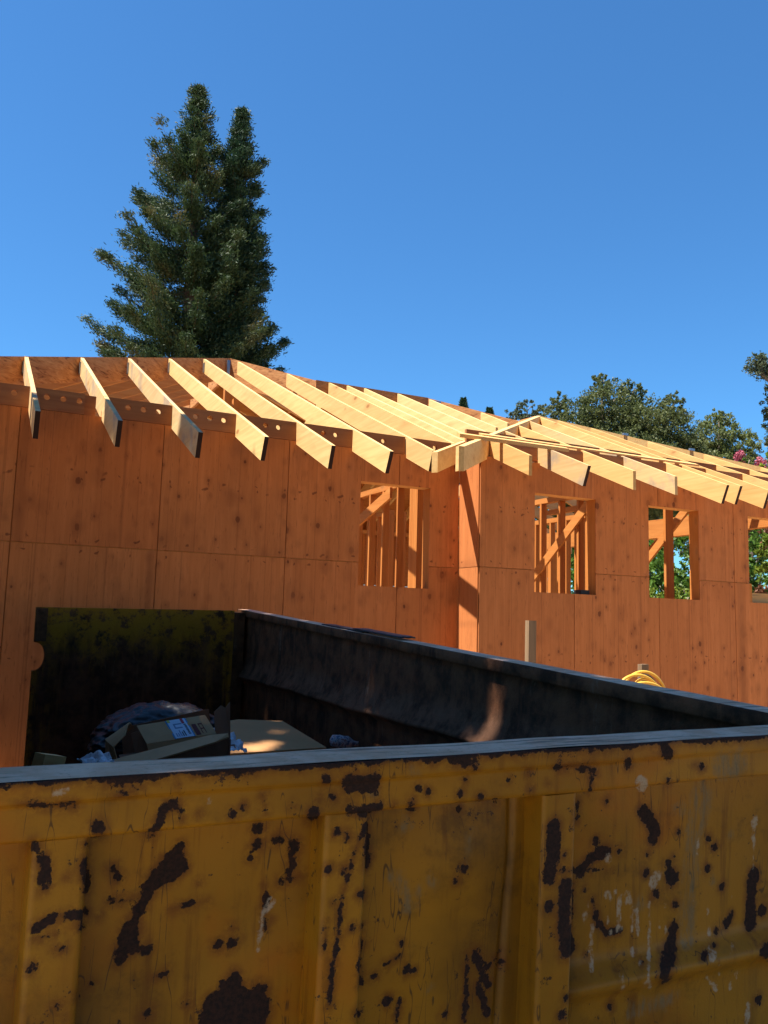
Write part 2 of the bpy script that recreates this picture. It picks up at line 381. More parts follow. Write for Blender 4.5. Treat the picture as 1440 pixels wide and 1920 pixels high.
# eave blocks with vent holes
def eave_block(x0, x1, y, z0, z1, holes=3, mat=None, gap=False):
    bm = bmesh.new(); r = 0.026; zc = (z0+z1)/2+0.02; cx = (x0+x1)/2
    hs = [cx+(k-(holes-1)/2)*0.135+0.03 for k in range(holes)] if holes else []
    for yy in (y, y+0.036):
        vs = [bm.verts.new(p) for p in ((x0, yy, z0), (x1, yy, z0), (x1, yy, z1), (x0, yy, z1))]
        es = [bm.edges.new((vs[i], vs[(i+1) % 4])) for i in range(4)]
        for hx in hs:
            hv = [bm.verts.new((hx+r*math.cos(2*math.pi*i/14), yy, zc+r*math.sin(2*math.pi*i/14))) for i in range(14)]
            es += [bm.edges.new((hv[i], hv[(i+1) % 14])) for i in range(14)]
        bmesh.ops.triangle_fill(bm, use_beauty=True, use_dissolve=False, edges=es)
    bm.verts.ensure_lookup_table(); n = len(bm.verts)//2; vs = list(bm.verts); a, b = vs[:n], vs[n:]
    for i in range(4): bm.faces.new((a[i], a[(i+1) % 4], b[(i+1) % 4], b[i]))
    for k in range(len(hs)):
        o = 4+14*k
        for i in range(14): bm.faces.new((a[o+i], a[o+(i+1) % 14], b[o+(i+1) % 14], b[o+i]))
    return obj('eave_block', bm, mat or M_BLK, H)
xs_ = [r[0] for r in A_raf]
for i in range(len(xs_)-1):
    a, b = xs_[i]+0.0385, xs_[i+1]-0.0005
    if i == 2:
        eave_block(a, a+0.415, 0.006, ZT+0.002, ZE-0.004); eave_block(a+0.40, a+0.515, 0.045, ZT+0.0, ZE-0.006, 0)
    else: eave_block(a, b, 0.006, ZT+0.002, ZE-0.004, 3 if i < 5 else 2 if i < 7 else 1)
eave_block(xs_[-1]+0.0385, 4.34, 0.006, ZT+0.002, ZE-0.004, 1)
# hips, ridges and valley of the left roof
zA = lambda y: ZE+S*y
beam('hip_beam', (-2.30, -0.69, zA(-0.69)), (3.05, 4.66, zA(4.66)), 0.045, 0.30, M_LVL, H)
beam('hip_beam', (3.08, 4.66, zA(4.66)-0.002), (4.10, 3.64, zA(3.62)), 0.045, 0.42, M_LVL, H)
beam('ridge_beam', (4.08, 3.615, zA(3.62)), (5.97, 3.615, zA(3.62)), 0.045, 0.36, M_LVL, H)
beam('hip_beam', (5.98, 3.60, zA(3.60)), (7.06, 2.45, zA(2.45)), 0.045, 0.28, M_LVL, H)
beam('ridge_beam', (3.05, 4.70, zA(4.66)), (3.05, 12.0, zA(4.66)), 0.045, 0.30, M_LVL, H)
beam('valley_beam', (3.705, -0.655, zA(-0.655)+0.005), (5.1, 0.74, zA(0.74)), 0.060, 0.205, M_RY, H)
# left slope and rear slopes
for k in range(22):
    y = -0.3+0.61*k
    if y < 0.2: continue
    xh = min(y-1.61-0.04, 3.02)
    za = lambda x: ZE+S*(x+1.6)
    xt = -2.5
    poly('rafter', [(xt, y, za(xt)), (xh, y, za(xh)), (xh, y, za(xh)-DP), (xt, y, za(xt)-DP)], (0, 0.038, 0), M_RXO, H)
for k in range(9):
    y = 4.80+0.61*k
    za = lambda x: zA(4.66)-S*(x-3.05)
    xh, xt = 3.08, min(y+0.42, 6.4)
    poly('rafter', [(xh, y, za(xh)), (xt, y, za(xt)), (xt, y, za(xt)-DP), (xh, y, za(xh)-DP)], (0, 0.038, 0), M_RX, H)
for x in (4.3, 4.9, 5.5, 6.05, 6.66, 7.27, 7.88, 8.49, 9.1):
    yh = 3.65 if x < 6 else 3.65+(x-6.0)
    zr = lambda y: zA(3.62)-S*(y-3.62)
    rafter_y(x, yh, 7.95, 3.62, False, zA(3.62), M_RY, -1)
beam('hip_beam', (5.98, 3.65, zA(3.6)), (10.3, 7.97, zA(3.6)-S*4.32), 0.045, 0.26, M_LVL, H)
for k in range(5):
    y = 3.1+0.61*k
    xh = 6.05+abs(y-3.62); za = lambda x: zA(3.62)-S*(x-5.98)
    poly('rafter', [(xh, y, za(xh)), (10.35, y, za(10.35)), (10.35, y, za(10.35)-DP), (xh, y, za(xh)-DP)], (0, 0.038, 0), M_RX, H)
for r_ in range(3):
    ya, yb = 3.95+1.16*r_, 3.95+1.16*r_+1.15
    for k in range(3):
        x0 = 4.32+2.0*k; x1 = min(x0+1.993, 6.0+(ya-3.62))
        if x1-x0 < 0.2: continue
        zz = lambda y: zA(3.62)-S*(y-3.62)+0.004
        poly('roof_sheet', [(x0, ya, zz(ya)), (x1, ya, zz(ya)), (x1, yb, zz(yb)), (x0, yb, zz(yb))], (0, 0, 0.012), M_PLYIN, H)
for x0, x1 in ((3.12, 4.3), (4.31, 5.5), (5.51, 6.4)):
    zz = lambda x: zA(4.66)-S*(x-3.05)+0.004
    poly('roof_sheet', [(x0, max(4.75, x0-0.40), zz(x0)), (x1, max(4.75, x1-0.40), zz(x1)), (x1, 7.6, zz(x1)), (x0, 7.6, zz(x0))], (0, 0, 0.012), M_PLYIN, H)
# ---- right wing roof
zBq = lambda y: ZE+S*(y+SB)
AP = (7.07, 2.24)
hipR = lambda x: AP[1]-0.745*(x-AP[0])
def hip_tail(name, a, b, wd, dp, mat):
    """hip with a double bevel tail cut"""
    a, b = Vector(a), Vector(b); d = b-a; h = Vector((d.x, d.y, 0)).normalized(); s = Vector((h.y, -h.x, 0))*(wd/2)
    dn = Vector((0, 0, -dp)); tip = a-h*(wd/2)
    top = [a+s, tip, a-s, b-s, b+s]
    bm = bmesh.new(); extrude_poly(bm, top, dn); return obj(name, bm, mat, H)
hip_tail('hip_beam', (3.735, -1.075, zBq(-1.08)), (AP[0], AP[1]-0.02, zBq(AP[1]-0.02)), 0.080, 0.235, M_RY)
beam('hip_beam', (AP[0]+0.01, AP[1]+0.02, zBq(AP[1]+0.01)), (10.5, hipR(10.5), zBq(hipR(10.5))), 0.045, 0.235, M_RY, H)
beam('ridge_beam', (AP[0], AP[1]+0.03, zBq(AP[1])), (AP[0]-0.1, 3.4, zBq(AP[1])), 0.045, 0.235, M_LVL, H)
B_raf = [(4.545, -1.056, 0), (5.150, -1.186, 1), (5.770, -1.146, 0), (6.365, -1.143, 0), (7.010, -1.245, 1), (7.275, -1.201, 1), (7.655, -1.241, 1), (8.29, -1.2, 1), (8.90, -1.2, 0), (9.50, -1.2, 1), (10.1, -1.2, 1)]
for i, (x, yt, sq) in enumerate(B_raf):
    yh = x-4.80-0.06 if x < AP[0] else hipR(x)-0.05
    rafter_y(x, yh, yt, -SB, bool(sq), mat=M_RYW if i in (1, 3) else M_RYB)
bx = [r[0] for r in B_raf]
for a, b in zip(bx, bx[1:]):
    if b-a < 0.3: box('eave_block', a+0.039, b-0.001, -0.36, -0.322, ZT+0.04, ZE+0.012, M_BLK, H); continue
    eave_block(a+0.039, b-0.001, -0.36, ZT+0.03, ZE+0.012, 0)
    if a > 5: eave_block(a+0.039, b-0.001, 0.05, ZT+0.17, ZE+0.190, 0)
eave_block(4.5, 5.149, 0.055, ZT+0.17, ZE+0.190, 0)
# two boards laid along the eave
poly('roof_board', [(4.02, -0.60, zBq(-0.60)+0.004), (5.40, -0.585, zBq(-0.585)+0.004), (5.40, -0.585, zBq(-0.585)+0.043), (4.02, -0.60, zBq(-0.60)+0.043)], (0, 0.06, 0.026), M_RX, H)
poly('roof_board', [(4.46, -0.33, zBq(-0.33)+0.004), (7.6, -0.31, zBq(-0.31)+0.004), (7.6, -0.31, zBq(-0.31)+0.024), (4.46, -0.33, zBq(-0.33)+0.024)], (0, 0.07, 0.030), M_RX, H)
M_GALV = flat('galvanised_steel', (0.30, 0.34, 0.38), 0.35, 0.8, 0.2, 30)
for (x, y, z) in ((6.02, 3.47, zA(3.47)-0.003),):
    box('metal_bracket', x-0.02, x+0.13, y-0.04, y-0.03, z-0.18, z-0.01, M_GALV, H)
box('metal_bracket', 2.985, 3.03, 4.50, 4.53, zA(4.5)-0.26, zA(4.5)-0.01, M_GALV, H)
for x in (8.02, 8.75): box('metal_bracket', x, x+0.09, hipR(x)-0.06, hipR(x)-0.03, zBq(hipR(x))-0.012, zBq(hipR(x))+0.02, M_GALV, H)
for x, yh, yt in A_raf[2:7]:
    box('metal_bracket', x-0.012, x-0.001, yh-0.13, yh-0.06, zA(yh)-0.225, zA(yh)-0.09, M_GALV, H)
# odds and ends on the sills of the right wing
box('metal_bracket', 5.74, 5.86, -0.36, -0.24, WB+0.001, WB+0.05, flat('black_plastic', (0.02, 0.02, 0.022), 0.5), H)
poly('wood_block', [(8.31, -0.392, WB), (8.36, -0.392, WB), (8.36, -0.392, WB+0.21), (8.35, -0.392, WB+0.23), (8.31, -0.392, WB+0.23)], (0, 0.1, 0), M_RZ, H)
box('wood_block', 8.37, 9.05, -0.30, -0.16, WB+0.001, WB+0.085, M_RX, H); box('wood_block', 8.50, 9.0, -0.26, -0.15, WB+0.087, WB+0.125, M_RX, H)

# ------------------------------------------------------------------ dumpster
DU, DV, DN = Vector((0.9998, -0.0150, 0.0120)), Vector((0.0144, 0.9985, 0.0530)), None
DU.normalize(); DV = (DV-DU*DU.dot(DV)).normalized(); DN = DU.cross(DV)
DH = 1.40
DO = CAM-0.34*DN-DH*DN
MD = Matrix(((DU.x, DV.x, DN.x, DO.x), (DU.y, DV.y, DN.y, DO.y), (DU.z, DV.z, DN.z, DO.z), (0, 0, 0, 1)))
dump = thing('dumpster', 'battered yellow steel dumpster with peeling paint and black grimy inside', 'dumpster')
dump.matrix_world = MD
R = DH                      # rim height in dumpster coordinates

def paint_mat(name, g, dirt):
    t = NT(name); v = t.coords((1, 1, 1), False)
    n1 = t.noise(v, 5, 5, 0.6); n2 = t.noise(v, 60, 5, 0.7); n3 = t.noise(v, 140, 4, 0.7); n4 = t.noise(v, 22, 3, 0.6)
    c = t.mix(n1, (0.28*g, 0.132*g, 0.007*g), (0.38*g, 0.182*g, 0.010*g))
    c = t.mix(t.math('MULTIPLY', t.step(t.noise(v, 3.1, 4, 0.6), 0.52, 0.72), 0.70), c, (0.36*g, 0.118*g, 0.004*g))
    c = t.mix(t.math('MULTIPLY', t.step(t.noise(t.coords((9, 9, 1.2), False), 1.3, 5, 0.7), 0.52, 0.75), 0.65*dirt), c, (0.10, 0.046, 0.010))
    c = t.mix(t.math('MULTIPLY', t.step(t.noise(t.coords((26, 26, 1.6), False), 1.0, 5, 0.65), 0.56, 0.70), 0.6*dirt), c, (0.13, 0.040, 0.006))
    c = t.mix(t.math('MULTIPLY', t.step(t.noise(v, 1.7, 5, 0.6), 0.42, 0.66), 0.75*dirt), c, (0.105, 0.050, 0.007))
    c = t.mix(t.math('MULTIPLY', t.step(t.noise(v, 9, 7, 0.72), 0.52, 0.72), 0.6*dirt), c, (0.07, 0.034, 0.008))
    c = t.mix(t.math('MULTIPLY', t.step(n3, 0.62, 0.8), 0.5), c, (0.09, 0.034, 0.009))
    def mask(name, wob, soft):
        a = t.attr(name).outputs['Fac']
        d = t.math('ADD', t.math('ADD', a, t.math('MULTIPLY', t.math('SUBTRACT', n2, 0.5), wob)), t.math('MULTIPLY', t.math('SUBTRACT', n4, 0.5), wob*0.9))
        return t.math('SUBTRACT', 1.0, t.step(d, -soft, soft)), d
    mk, dd = mask('chip', 0.034, 0.0016)
    halo = t.math('SUBTRACT', 1.0, t.step(dd, 0.0, 0.020))
    c = t.mix(t.math('MULTIPLY', t.math('MULTIPLY', halo, t.step(n2, 0.35, 0.6)), 0.8), c, (0.15, 0.048, 0.008))
    rust = t.mix(t.step(n3, 0.35, 0.7), (0.016, 0.011, 0.012), (0.046, 0.021, 0.016))
    # random small chips everywhere
    ch = t.step(t.math('ADD', t.math('MULTIPLY', t.noise(v, 17, 6, 0.72), 0.75), t.math('MULTIPLY', n3, 0.25)), 0.600, 0.630)
    c = t.mix(t.math('MULTIPLY', ch, 0.9), c, rust)
    sc1 = t.step(t.noise(t.coords((160, 160, 9), False), 1.0, 3, 0.6), 0.66, 0.70); c = t.mix(t.math('MULTIPLY', t.math('MULTIPLY', sc1, t.step(n1, 0.45, 0.6)), 0.6), c, (0.06, 0.03, 0.02))
    for rot, msk in ((0.25, 0.50), (-0.45, 0.56)):
        tcs = t.n('ShaderNodeTexCoord'); mp = t.n('ShaderNodeMapping'); mp.inputs['Rotation'].default_value = (0, rot, 0); mp.inputs['Scale'].default_value = (22, 22, 3.0)
        t.l(tcs.outputs['Object'], mp.inputs[0]); sn = t.noise(mp.outputs[0], 1.0, 2, 0.5, 0.4)
        ln = t.math('SUBTRACT', 1.0, t.step(t.math('ABSOLUTE', t.math('SUBTRACT', sn, 0.5)), 0.002, 0.007))
        pm = t.step(t.noise(v, 6.5+5*rot, 4, 0.6), msk, msk+0.06)
        c = t.mix(t.math('MULTIPLY', t.math('MULTIPLY', ln, pm), 0.75), c, (0.05, 0.026, 0.014))
    gm, _ = mask('grime', 0.035, 0.012); c = t.mix(t.math('MULTIPLY', t.math('MULTIPLY', gm, t.step(t.noise(t.coords((60, 60, 14), False), 1.0, 5, 0.7), 0.34, 0.62)), 0.72), c, t.mix(n3, (0.11, 0.10, 0.06), (0.24, 0.21, 0.14)))
    c = t.mix(mk, c, rust)
    wm, _ = mask('splash', 0.022, 0.003); c = t.mix(t.math('MULTIPLY', t.math('MULTIPLY', wm, t.step(t.noise(t.coords((55, 55, 40), False), 1.0, 5, 0.75), 0.36, 0.52)), 0.8), c, t.mix(n3, (0.30, 0.25, 0.18), (0.58, 0.52, 0.44)))
    t.base(c); t.rough(t.mix(mk, (0.42, 0.42, 0.42), (0.85, 0.85, 0.85)))
    t.b.inputs['Specular IOR Level'].default_value = 0.3
    t.bump(t.math('SUBTRACT', t.math('MULTIPLY', n3, 0.5), mk), 0.35, 0.003)
    return t.m
M_YEL = paint_mat('worn_yellow_paint', 1.12, 0.9); M_YEL2 = paint_mat('worn_yellow_paint_rails', 1.26, 0.6)
MARKS = "d 0.286,-0.099,0.0076 0.294,-0.076,0.0067 0.305,-0.060,0.0061 0.320,-0.057,0.0056 0.332,-0.070,0.0031 0.331,-0.083,0.0019;d 0.196,-0.085,0.0115;d 0.333,-0.124,0.0068 0.320,-0.156,0.0232 0.283,-0.193,0.0105 0.267,-0.227,0.0083 0.257,-0.251,0.0162 0.252,-0.277,0.0162 0.242,-0.296,0.0087;d 0.259,-0.284,0.0059 0.285,-0.285,0.0060;d 0.382,-0.219,0.0044 0.360,-0.221,0.0044 0.321,-0.226,0.0043;d 0.224,-0.146,0.0070 0.233,-0.164,0.0070;d 0.225,-0.199,0.0046 0.239,-0.200,0.0070 0.265,-0.200,0.0030;d 0.117,-0.123,0.0065 0.124,-0.152,0.0065;d 0.181,-0.130,0.0040 0.183,-0.181,0.0040;d 0.113,-0.226,0.0054 0.142,-0.213,0.0055 0.186,-0.213,0.0056;d 0.181,-0.233,0.0051;d 0.110,-0.289,0.0059;d 0.201,-0.326,0.0042;d 0.183,-0.343,0.0034;d 0.150,-0.351,0.0044;d 0.165,-0.371,0.0033;d 0.405,-0.293,0.0077;d 0.428,-0.296,0.0078;d 0.426,-0.269,0.0039;d 0.291,-0.387,0.0096;d 0.357,-0.384,0.0056;d 0.453,-0.156,0.0027;d 0.365,-0.190,0.0025;d 0.210,-0.221,0.0029;d 0.154,-0.155,0.0033;d 0.125,-0.169,0.0038;d 0.416,-0.080,0.0039;d 0.358,-0.074,0.0032;d 0.435,-0.070,0.0026;d 0.179,-0.008,0.0045;d 0.249,-0.027,0.0036;d 0.464,-0.109,0.0080;d 0.465,-0.134,0.0094;d 0.105,-0.102,0.0054;d 0.182,-0.104,0.0057;d 0.437,-0.347,0.0082 0.432,-0.379,0.0261 0.418,-0.410,0.0389 0.466,-0.415,0.0367 0.481,-0.384,0.0167;d 0.077,-0.038,0.0032 0.117,-0.041,0.0033 0.158,-0.043,0.0034;d 0.205,-0.013,0.0035 0.228,-0.010,0.0035 0.260,-0.007,0.0036;d 0.226,-0.035,0.0029 0.261,-0.027,0.0030;d 0.317,-0.006,0.0031 0.320,-0.023,0.0031;d 0.300,-0.331,0.0024 0.314,-0.327,0.0024;d 0.145,-0.263,0.0022 0.156,-0.264,0.0022;d 0.112,-0.245,0.0016 0.143,-0.241,0.0016;d 0.503,-0.131,0.0082;d 0.530,-0.143,0.0083;d 0.566,-0.092,0.0100;d 0.586,-0.032,0.0087;d 0.647,-0.016,0.0045;d 0.634,-0.137,0.0103;d 0.612,-0.129,0.0065;d 0.602,-0.193,0.0090;d 0.630,-0.196,0.0092;d 0.763,-0.088,0.0095;d 0.800,-0.070,0.0052;d 0.602,-0.066,0.0058;d 0.526,-0.076,0.0038;d 0.867,-0.106,0.0063;d 0.916,-0.089,0.0060;d 0.870,-0.078,0.0054;d 0.887,-0.221,0.0071;d 0.868,-0.243,0.0054;d 0.768,-0.392,0.0070;d 0.783,-0.395,0.0043;d 0.701,-0.392,0.0053;d 0.728,-0.439,0.0069;d 0.667,-0.451,0.0052;d 0.853,-0.487,0.0061;d 0.666,-0.243,0.0082;d 0.975,-0.411,0.0078;d 0.752,-0.343,0.0027;d 0.653,-0.301,0.0026;d 0.669,-0.299,0.0030;d 0.578,-0.064,0.0036;d 0.776,-0.061,0.0024;d 0.687,-0.065,0.0038;d 0.728,-0.090,0.0031;d 0.951,-0.099,0.0039;d 0.881,-0.051,0.0029;d 0.497,-0.266,0.0020;d 0.614,-0.251,0.0022;d 0.507,-0.201,0.0051 0.548,-0.198,0.0052;d 0.637,-0.042,0.0156 0.678,-0.044,0.0159;d 0.636,-0.090,0.0081 0.666,-0.097,0.0083 0.695,-0.088,0.0084;d 0.671,-0.121,0.0049 0.675,-0.194,0.0049;d 0.663,-0.133,0.0026 0.641,-0.197,0.0026 0.628,-0.251,0.0026 0.623,-0.315,0.0025 0.615,-0.426,0.0025;d 0.601,-0.283,0.0032 0.600,-0.328,0.0032;d 0.615,-0.356,0.0050 0.616,-0.413,0.0050;d 0.671,-0.325,0.0015 0.672,-0.400,0.0015;d 0.471,-0.053,0.0030 0.477,-0.078,0.0030;d 0.749,-0.366,0.0031 0.723,-0.375,0.0031;d 0.914,-0.381,0.0101 0.928,-0.414,0.0059 0.946,-0.448,0.0047;d 0.919,-0.385,0.0030 0.945,-0.417,0.0030 0.974,-0.386,0.0030;d 0.921,-0.444,0.0042 0.948,-0.504,0.0043;d 0.898,-0.385,0.0025 0.894,-0.508,0.0025;d 0.855,-0.014,0.0108 0.884,-0.019,0.0110;d 0.901,-0.009,0.0038 0.902,-0.031,0.0038;d 0.793,-0.005,0.0052 0.814,-0.010,0.0053;d 0.483,-0.205,0.0017 0.487,-0.280,0.0017;d 0.531,-0.140,0.0070 0.527,-0.191,0.0069;d 0.753,-0.450,0.0035 0.750,-0.485,0.0035;g 0.899,-0.148,0.0047 0.891,-0.210,0.0046;g 0.731,-0.217,0.0101 0.751,-0.233,0.0102 0.765,-0.278,0.0102;g 0.815,-0.240,0.0113;g 0.787,-0.250,0.0080;g 0.815,-0.433,0.0072;g 0.751,-0.128,0.0110;g 0.683,-0.065,0.0053;g 0.766,-0.028,0.0087;w 0.497,-0.238,0.0054 0.479,-0.257,0.0023 0.478,-0.285,0.0017 0.474,-0.316,0.0017;d 1.096,-0.163,0.0168 1.095,-0.207,0.0168 1.087,-0.258,0.0167;d 1.129,-0.285,0.0180 1.127,-0.373,0.0179 1.135,-0.411,0.0179;d 1.154,-0.116,0.0043 1.153,-0.153,0.0043;d 1.328,-0.145,0.0146 1.350,-0.170,0.0147 1.366,-0.195,0.0148;d 1.234,-0.225,0.0119 1.190,-0.236,0.0117 1.167,-0.256,0.0115;d 1.245,-0.261,0.0040 1.114,-0.250,0.0037;d 1.197,-0.319,0.0053 1.213,-0.366,0.0054 1.238,-0.392,0.0054 1.273,-0.391,0.0055;d 1.665,-0.319,0.0181 1.660,-0.377,0.0180 1.657,-0.426,0.0179;d 1.423,-0.406,0.0118 1.411,-0.463,0.0214 1.401,-0.501,0.0159;d 1.383,-0.009,0.0140 1.403,-0.030,0.0141;d 1.099,-0.040,0.0052 1.146,-0.045,0.0053 1.190,-0.050,0.0054;d 1.188,-0.053,0.0029 1.188,-0.095,0.0029;d 1.477,-0.059,0.0022 1.505,-0.065,0.0023;d 1.596,-0.401,0.0081 1.579,-0.419,0.0081;d 1.089,-0.317,0.0102;d 1.136,-0.506,0.0070;d 1.127,-0.537,0.0093;d 1.361,-0.210,0.0116;d 1.264,-0.228,0.0081;d 1.416,-0.299,0.0194;d 1.369,-0.329,0.0137;d 1.696,-0.402,0.0146;d 1.709,-0.496,0.0195;d 1.566,-0.336,0.0075;d 1.542,-0.244,0.0091;d 1.000,-0.005,0.0081;d 1.184,-0.007,0.0088;d 1.285,-0.044,0.0092;d 1.195,-0.054,0.0079;d 1.036,-0.085,0.0054;d 1.231,-0.119,0.0060;d 1.401,-0.090,0.0076;d 1.497,-0.066,0.0068;d 1.433,-0.201,0.0054;d 1.030,-0.045,0.0036;d 0.981,-0.057,0.0031;d 1.204,-0.199,0.0049;d 1.420,-0.252,0.0043;d 1.346,-0.242,0.0037;d 1.177,-0.296,0.0034;d 1.545,-0.461,0.0057;d 1.550,-0.432,0.0091;d 1.125,-0.218,0.0038;d 1.249,-0.540,0.0079;d 1.301,-0.534,0.0061;d 1.686,-0.600,0.0084;d 1.404,-0.266,0.0054;d 1.525,-0.222,0.0079;d 1.520,-0.290,0.0068;d 1.427,-0.356,0.0086;d 1.341,-0.279,0.0073;d 1.186,-0.426,0.0038;d 1.077,-0.074,0.0028;d 1.517,-0.479,0.0101;d 1.333,-0.467,0.0041;g 1.501,-0.130,0.0340 1.485,-0.190,0.0252 1.475,-0.241,0.0194 1.465,-0.341,0.0210 1.462,-0.439,0.0186;g 1.435,-0.153,0.0186;g 1.568,-0.064,0.0304 1.609,-0.062,0.0309;g 1.325,-0.343,0.0114;g 1.537,-0.321,0.0080;g 1.593,-0.224,0.0082;g 1.421,-0.554,0.0128 1.358,-0.559,0.0125 1.307,-0.558,0.0122;w 1.327,-0.091,0.0188;w 1.667,-0.199,0.0121 1.666,-0.214,0.0030 1.664,-0.306,0.0018;w 1.239,-0.241,0.0110;w 1.373,-0.292,0.0116 1.363,-0.305,0.0116;w 1.271,-0.332,0.0035 1.269,-0.389,0.0035;w 1.289,-0.319,0.0041 1.292,-0.335,0.0041;w 1.304,-0.336,0.0026 1.306,-0.398,0.0025;w 1.317,-0.353,0.0026 1.323,-0.404,0.0026;w 1.355,-0.343,0.0021 1.354,-0.512,0.0021;w 1.197,-0.394,0.0029 1.201,-0.458,0.0029;w 1.540,-0.483,0.0124;w 1.494,-0.223,0.0022 1.490,-0.255,0.0022;w 1.524,-0.528,0.0022 1.552,-0.561,0.0023;w 1.236,-0.313,0.0069;w 1.651,-0.610,0.0047 1.648,-0.646,0.0047;w 1.272,-0.320,0.0012 1.272,-0.328,0.0012;w 1.198,-0.372,0.0021 1.199,-0.386,0.0021;w 1.526,-0.377,0.0016 1.526,-0.387,0.0016;w 1.244,-0.317,0.0024 1.244,-0.323,0.0024;w 1.560,-0.511,0.0015 1.561,-0.525,0.0015;w 1.308,-0.434,0.0023 1.309,-0.447,0.0023;w 1.585,-0.354,0.0023 1.585,-0.365,0.0023;w 1.398,-0.351,0.0012 1.398,-0.360,0.0012;w 1.615,-0.533,0.0017 1.615,-0.543,0.0017;w 1.601,-0.465,0.0026 1.601,-0.480,0.0026;w 1.400,-0.402,0.0018 1.401,-0.413,0.0018;w 1.240,-0.358,0.0011 1.240,-0.371,0.0011;w 1.191,-0.417,0.0017 1.191,-0.423,0.0017;w 1.382,-0.385,0.0014 1.383,-0.400,0.0014;w 1.354,-0.351,0.0015 1.354,-0.362,0.0015;w 1.330,-0.463,0.0019 1.330,-0.470,0.0019;w 1.597,-0.359,0.0016 1.597,-0.363,0.0016;w 1.527,-0.464,0.0017 1.528,-0.470,0.0017;w 1.248,-0.391,0.0020 1.248,-0.394,0.0020;w 1.595,-0.550,0.0028 1.596,-0.563,0.0028;w 1.177,-0.346,0.0021 1.177,-0.361,0.0021;w 1.356,-0.508,0.0023 1.357,-0.519,0.0023;w 1.299,-0.342,0.0012 1.299,-0.350,0.0012;w 1.343,-0.510,0.0010 1.343,-0.517,0.0010;w 1.188,-0.323,0.0015 1.188,-0.336,0.0015;w 1.297,-0.321,0.0017 1.297,-0.337,0.0017;w 1.259,-0.309,0.0013 1.259,-0.313,0.0013;w 1.482,-0.355,0.0019 1.482,-0.359,0.0019;w 1.283,-0.508,0.0018 1.283,-0.512,0.0018;w 1.531,-0.419,0.0019 1.531,-0.435,0.0019;w 1.276,-0.385,0.0016 1.276,-0.388,0.0016;w 1.282,-0.485,0.0018 1.282,-0.498,0.0018;w 1.183,-0.340,0.0013 1.183,-0.346,0.0013;w 1.274,-0.480,0.0011 1.274,-0.485,0.0011;w 0.127,-0.025,0.0038 0.149,-0.019,0.0039;w 0.376,-0.056,0.0038 0.384,-0.054,0.0038"
_kinds = {'d': [], 'g': [], 'w': []}
for item in MARKS.split(';'):
    k, *ps = item.split(' ')
    ps = [tuple(float(q) for q in p.split(',')) for p in ps]
    for a, b in zip(ps, ps[1:] or ps): _kinds[k].append((a, b))
def mark_field(U, Z, kind):
    d = np.full(U.shape, 0.06)
    for (ax, az, ar), (bx_, bz, br) in _kinds[kind]:
        dx, dz = bx_-ax, bz-az; L = dx*dx+dz*dz
        t = np.clip(((U-ax)*dx+(Z-az)*dz)/L, 0, 1) if L > 1e-9 else np.zeros_like(U)
        q = np.hypot(U-ax-t*dx, Z-az-t*dz)-(ar+t*(br-ar))
        d = np.minimum(d, q)
    return d
def skin(name, P, mat, parent, marks=True, lip=False):
    """grid (nu, nz, 3) of points -> mesh with wear fields"""
    nu, nz, _ = P.shape
    idx = np.arange(nu*nz).reshape(nu, nz)
    F = np.stack([idx[:-1, :-1], idx[1:, :-1], idx[1:, 1:], idx[:-1, 1:]], -1).reshape(-1, 4)
    me = bpy.data.meshes.new(name)
    me.vertices.add(nu*nz); me.vertices.foreach_set('co', P.reshape(-1).astype(np.float32))
    me.loops.add(F.size); me.loops.foreach_set('vertex_index', F.reshape(-1).astype(np.int32))
    me.polygons.add(len(F)); me.polygons.foreach_set('loop_start', np.arange(0, F.size, 4, dtype=np.int32))
    me.polygons.foreach_set('loop_total', np.full(len(F), 4, dtype=np.int32))
    me.update(); me.validate()
    me.polygons.foreach_set('use_smooth', np.ones(len(F), bool))
    if marks:
        for k, an in (('d', 'chip'), ('g', 'grime'), ('w', 'splash')):
            at = me.attributes.new(an, 'FLOAT', 'POINT')
            q = 1.45/P[..., 1]; fld = mark_field(P[..., 0]*q, (P[..., 2]-R-0.34)*q+0.34, k)
            if lip and k == 'd': fld = np.minimum(fld, R-0.0105-P[..., 2])
            at.data.foreach_set('value', fld.reshape(-1).astype(np.float32))
    return link(name, me, mat, parent)
def nz2(x, y, s, seed=0.0):
    return np.array([mnoise.noise(Vector((a*s, b*s, seed))) for a, b in zip(x.ravel(), y.ravel())]).reshape(x.shape)
UL, UR = -0.14, 2.09        # outer width
def grid(u0, u1, z0, z1, du=0.005, dz=0.005):
    us = np.linspace(u0, u1, max(2, int((u1-u0)/du)+1)); zs = np.linspace(z0, z1, max(2, int((z1-z0)/dz)+1))
    return np.meshgrid(us, zs, indexing='ij')
# end wall panel (recessed, dented)
us, zs = grid(UL, UR, 0.55, R-0.095)
ys = 1.526 + 0.010*nz2(us, zs, 2.3, 1.7) + 0.004*nz2(us, zs, 7.0, 4.1)
ys += -0.034*np.exp(-((zs-(R-0.525))/0.030)**2)*(1/(1+np.exp(-(us-1.15)/0.02)))          # bent ridge on the right bay
ys += 0.010*np.exp(-((us-(1.03+0.05*(zs-R+0.3)))/0.006)**2)                                  # crease beside the rib
ys += -0.014*np.exp(-(((us-0.92)/0.12)**2+((zs-R+0.24)/0.10)**2))
endw = skin('end_wall', np.stack([us, ys, zs], -1), M_YEL, dump)
box('end_wall', UL, UR, 1.548, 1.556, 0.02, R-0.012, flat('inner_plate', (0.05, 0.035, 0.03)), dump)
us, zs = grid(UL, UR, 0.0, 0.55, 0.03, 0.03); skin('end_wall', np.stack([us, np.full_like(us, 1.526), zs], -1), M_YEL, dump)
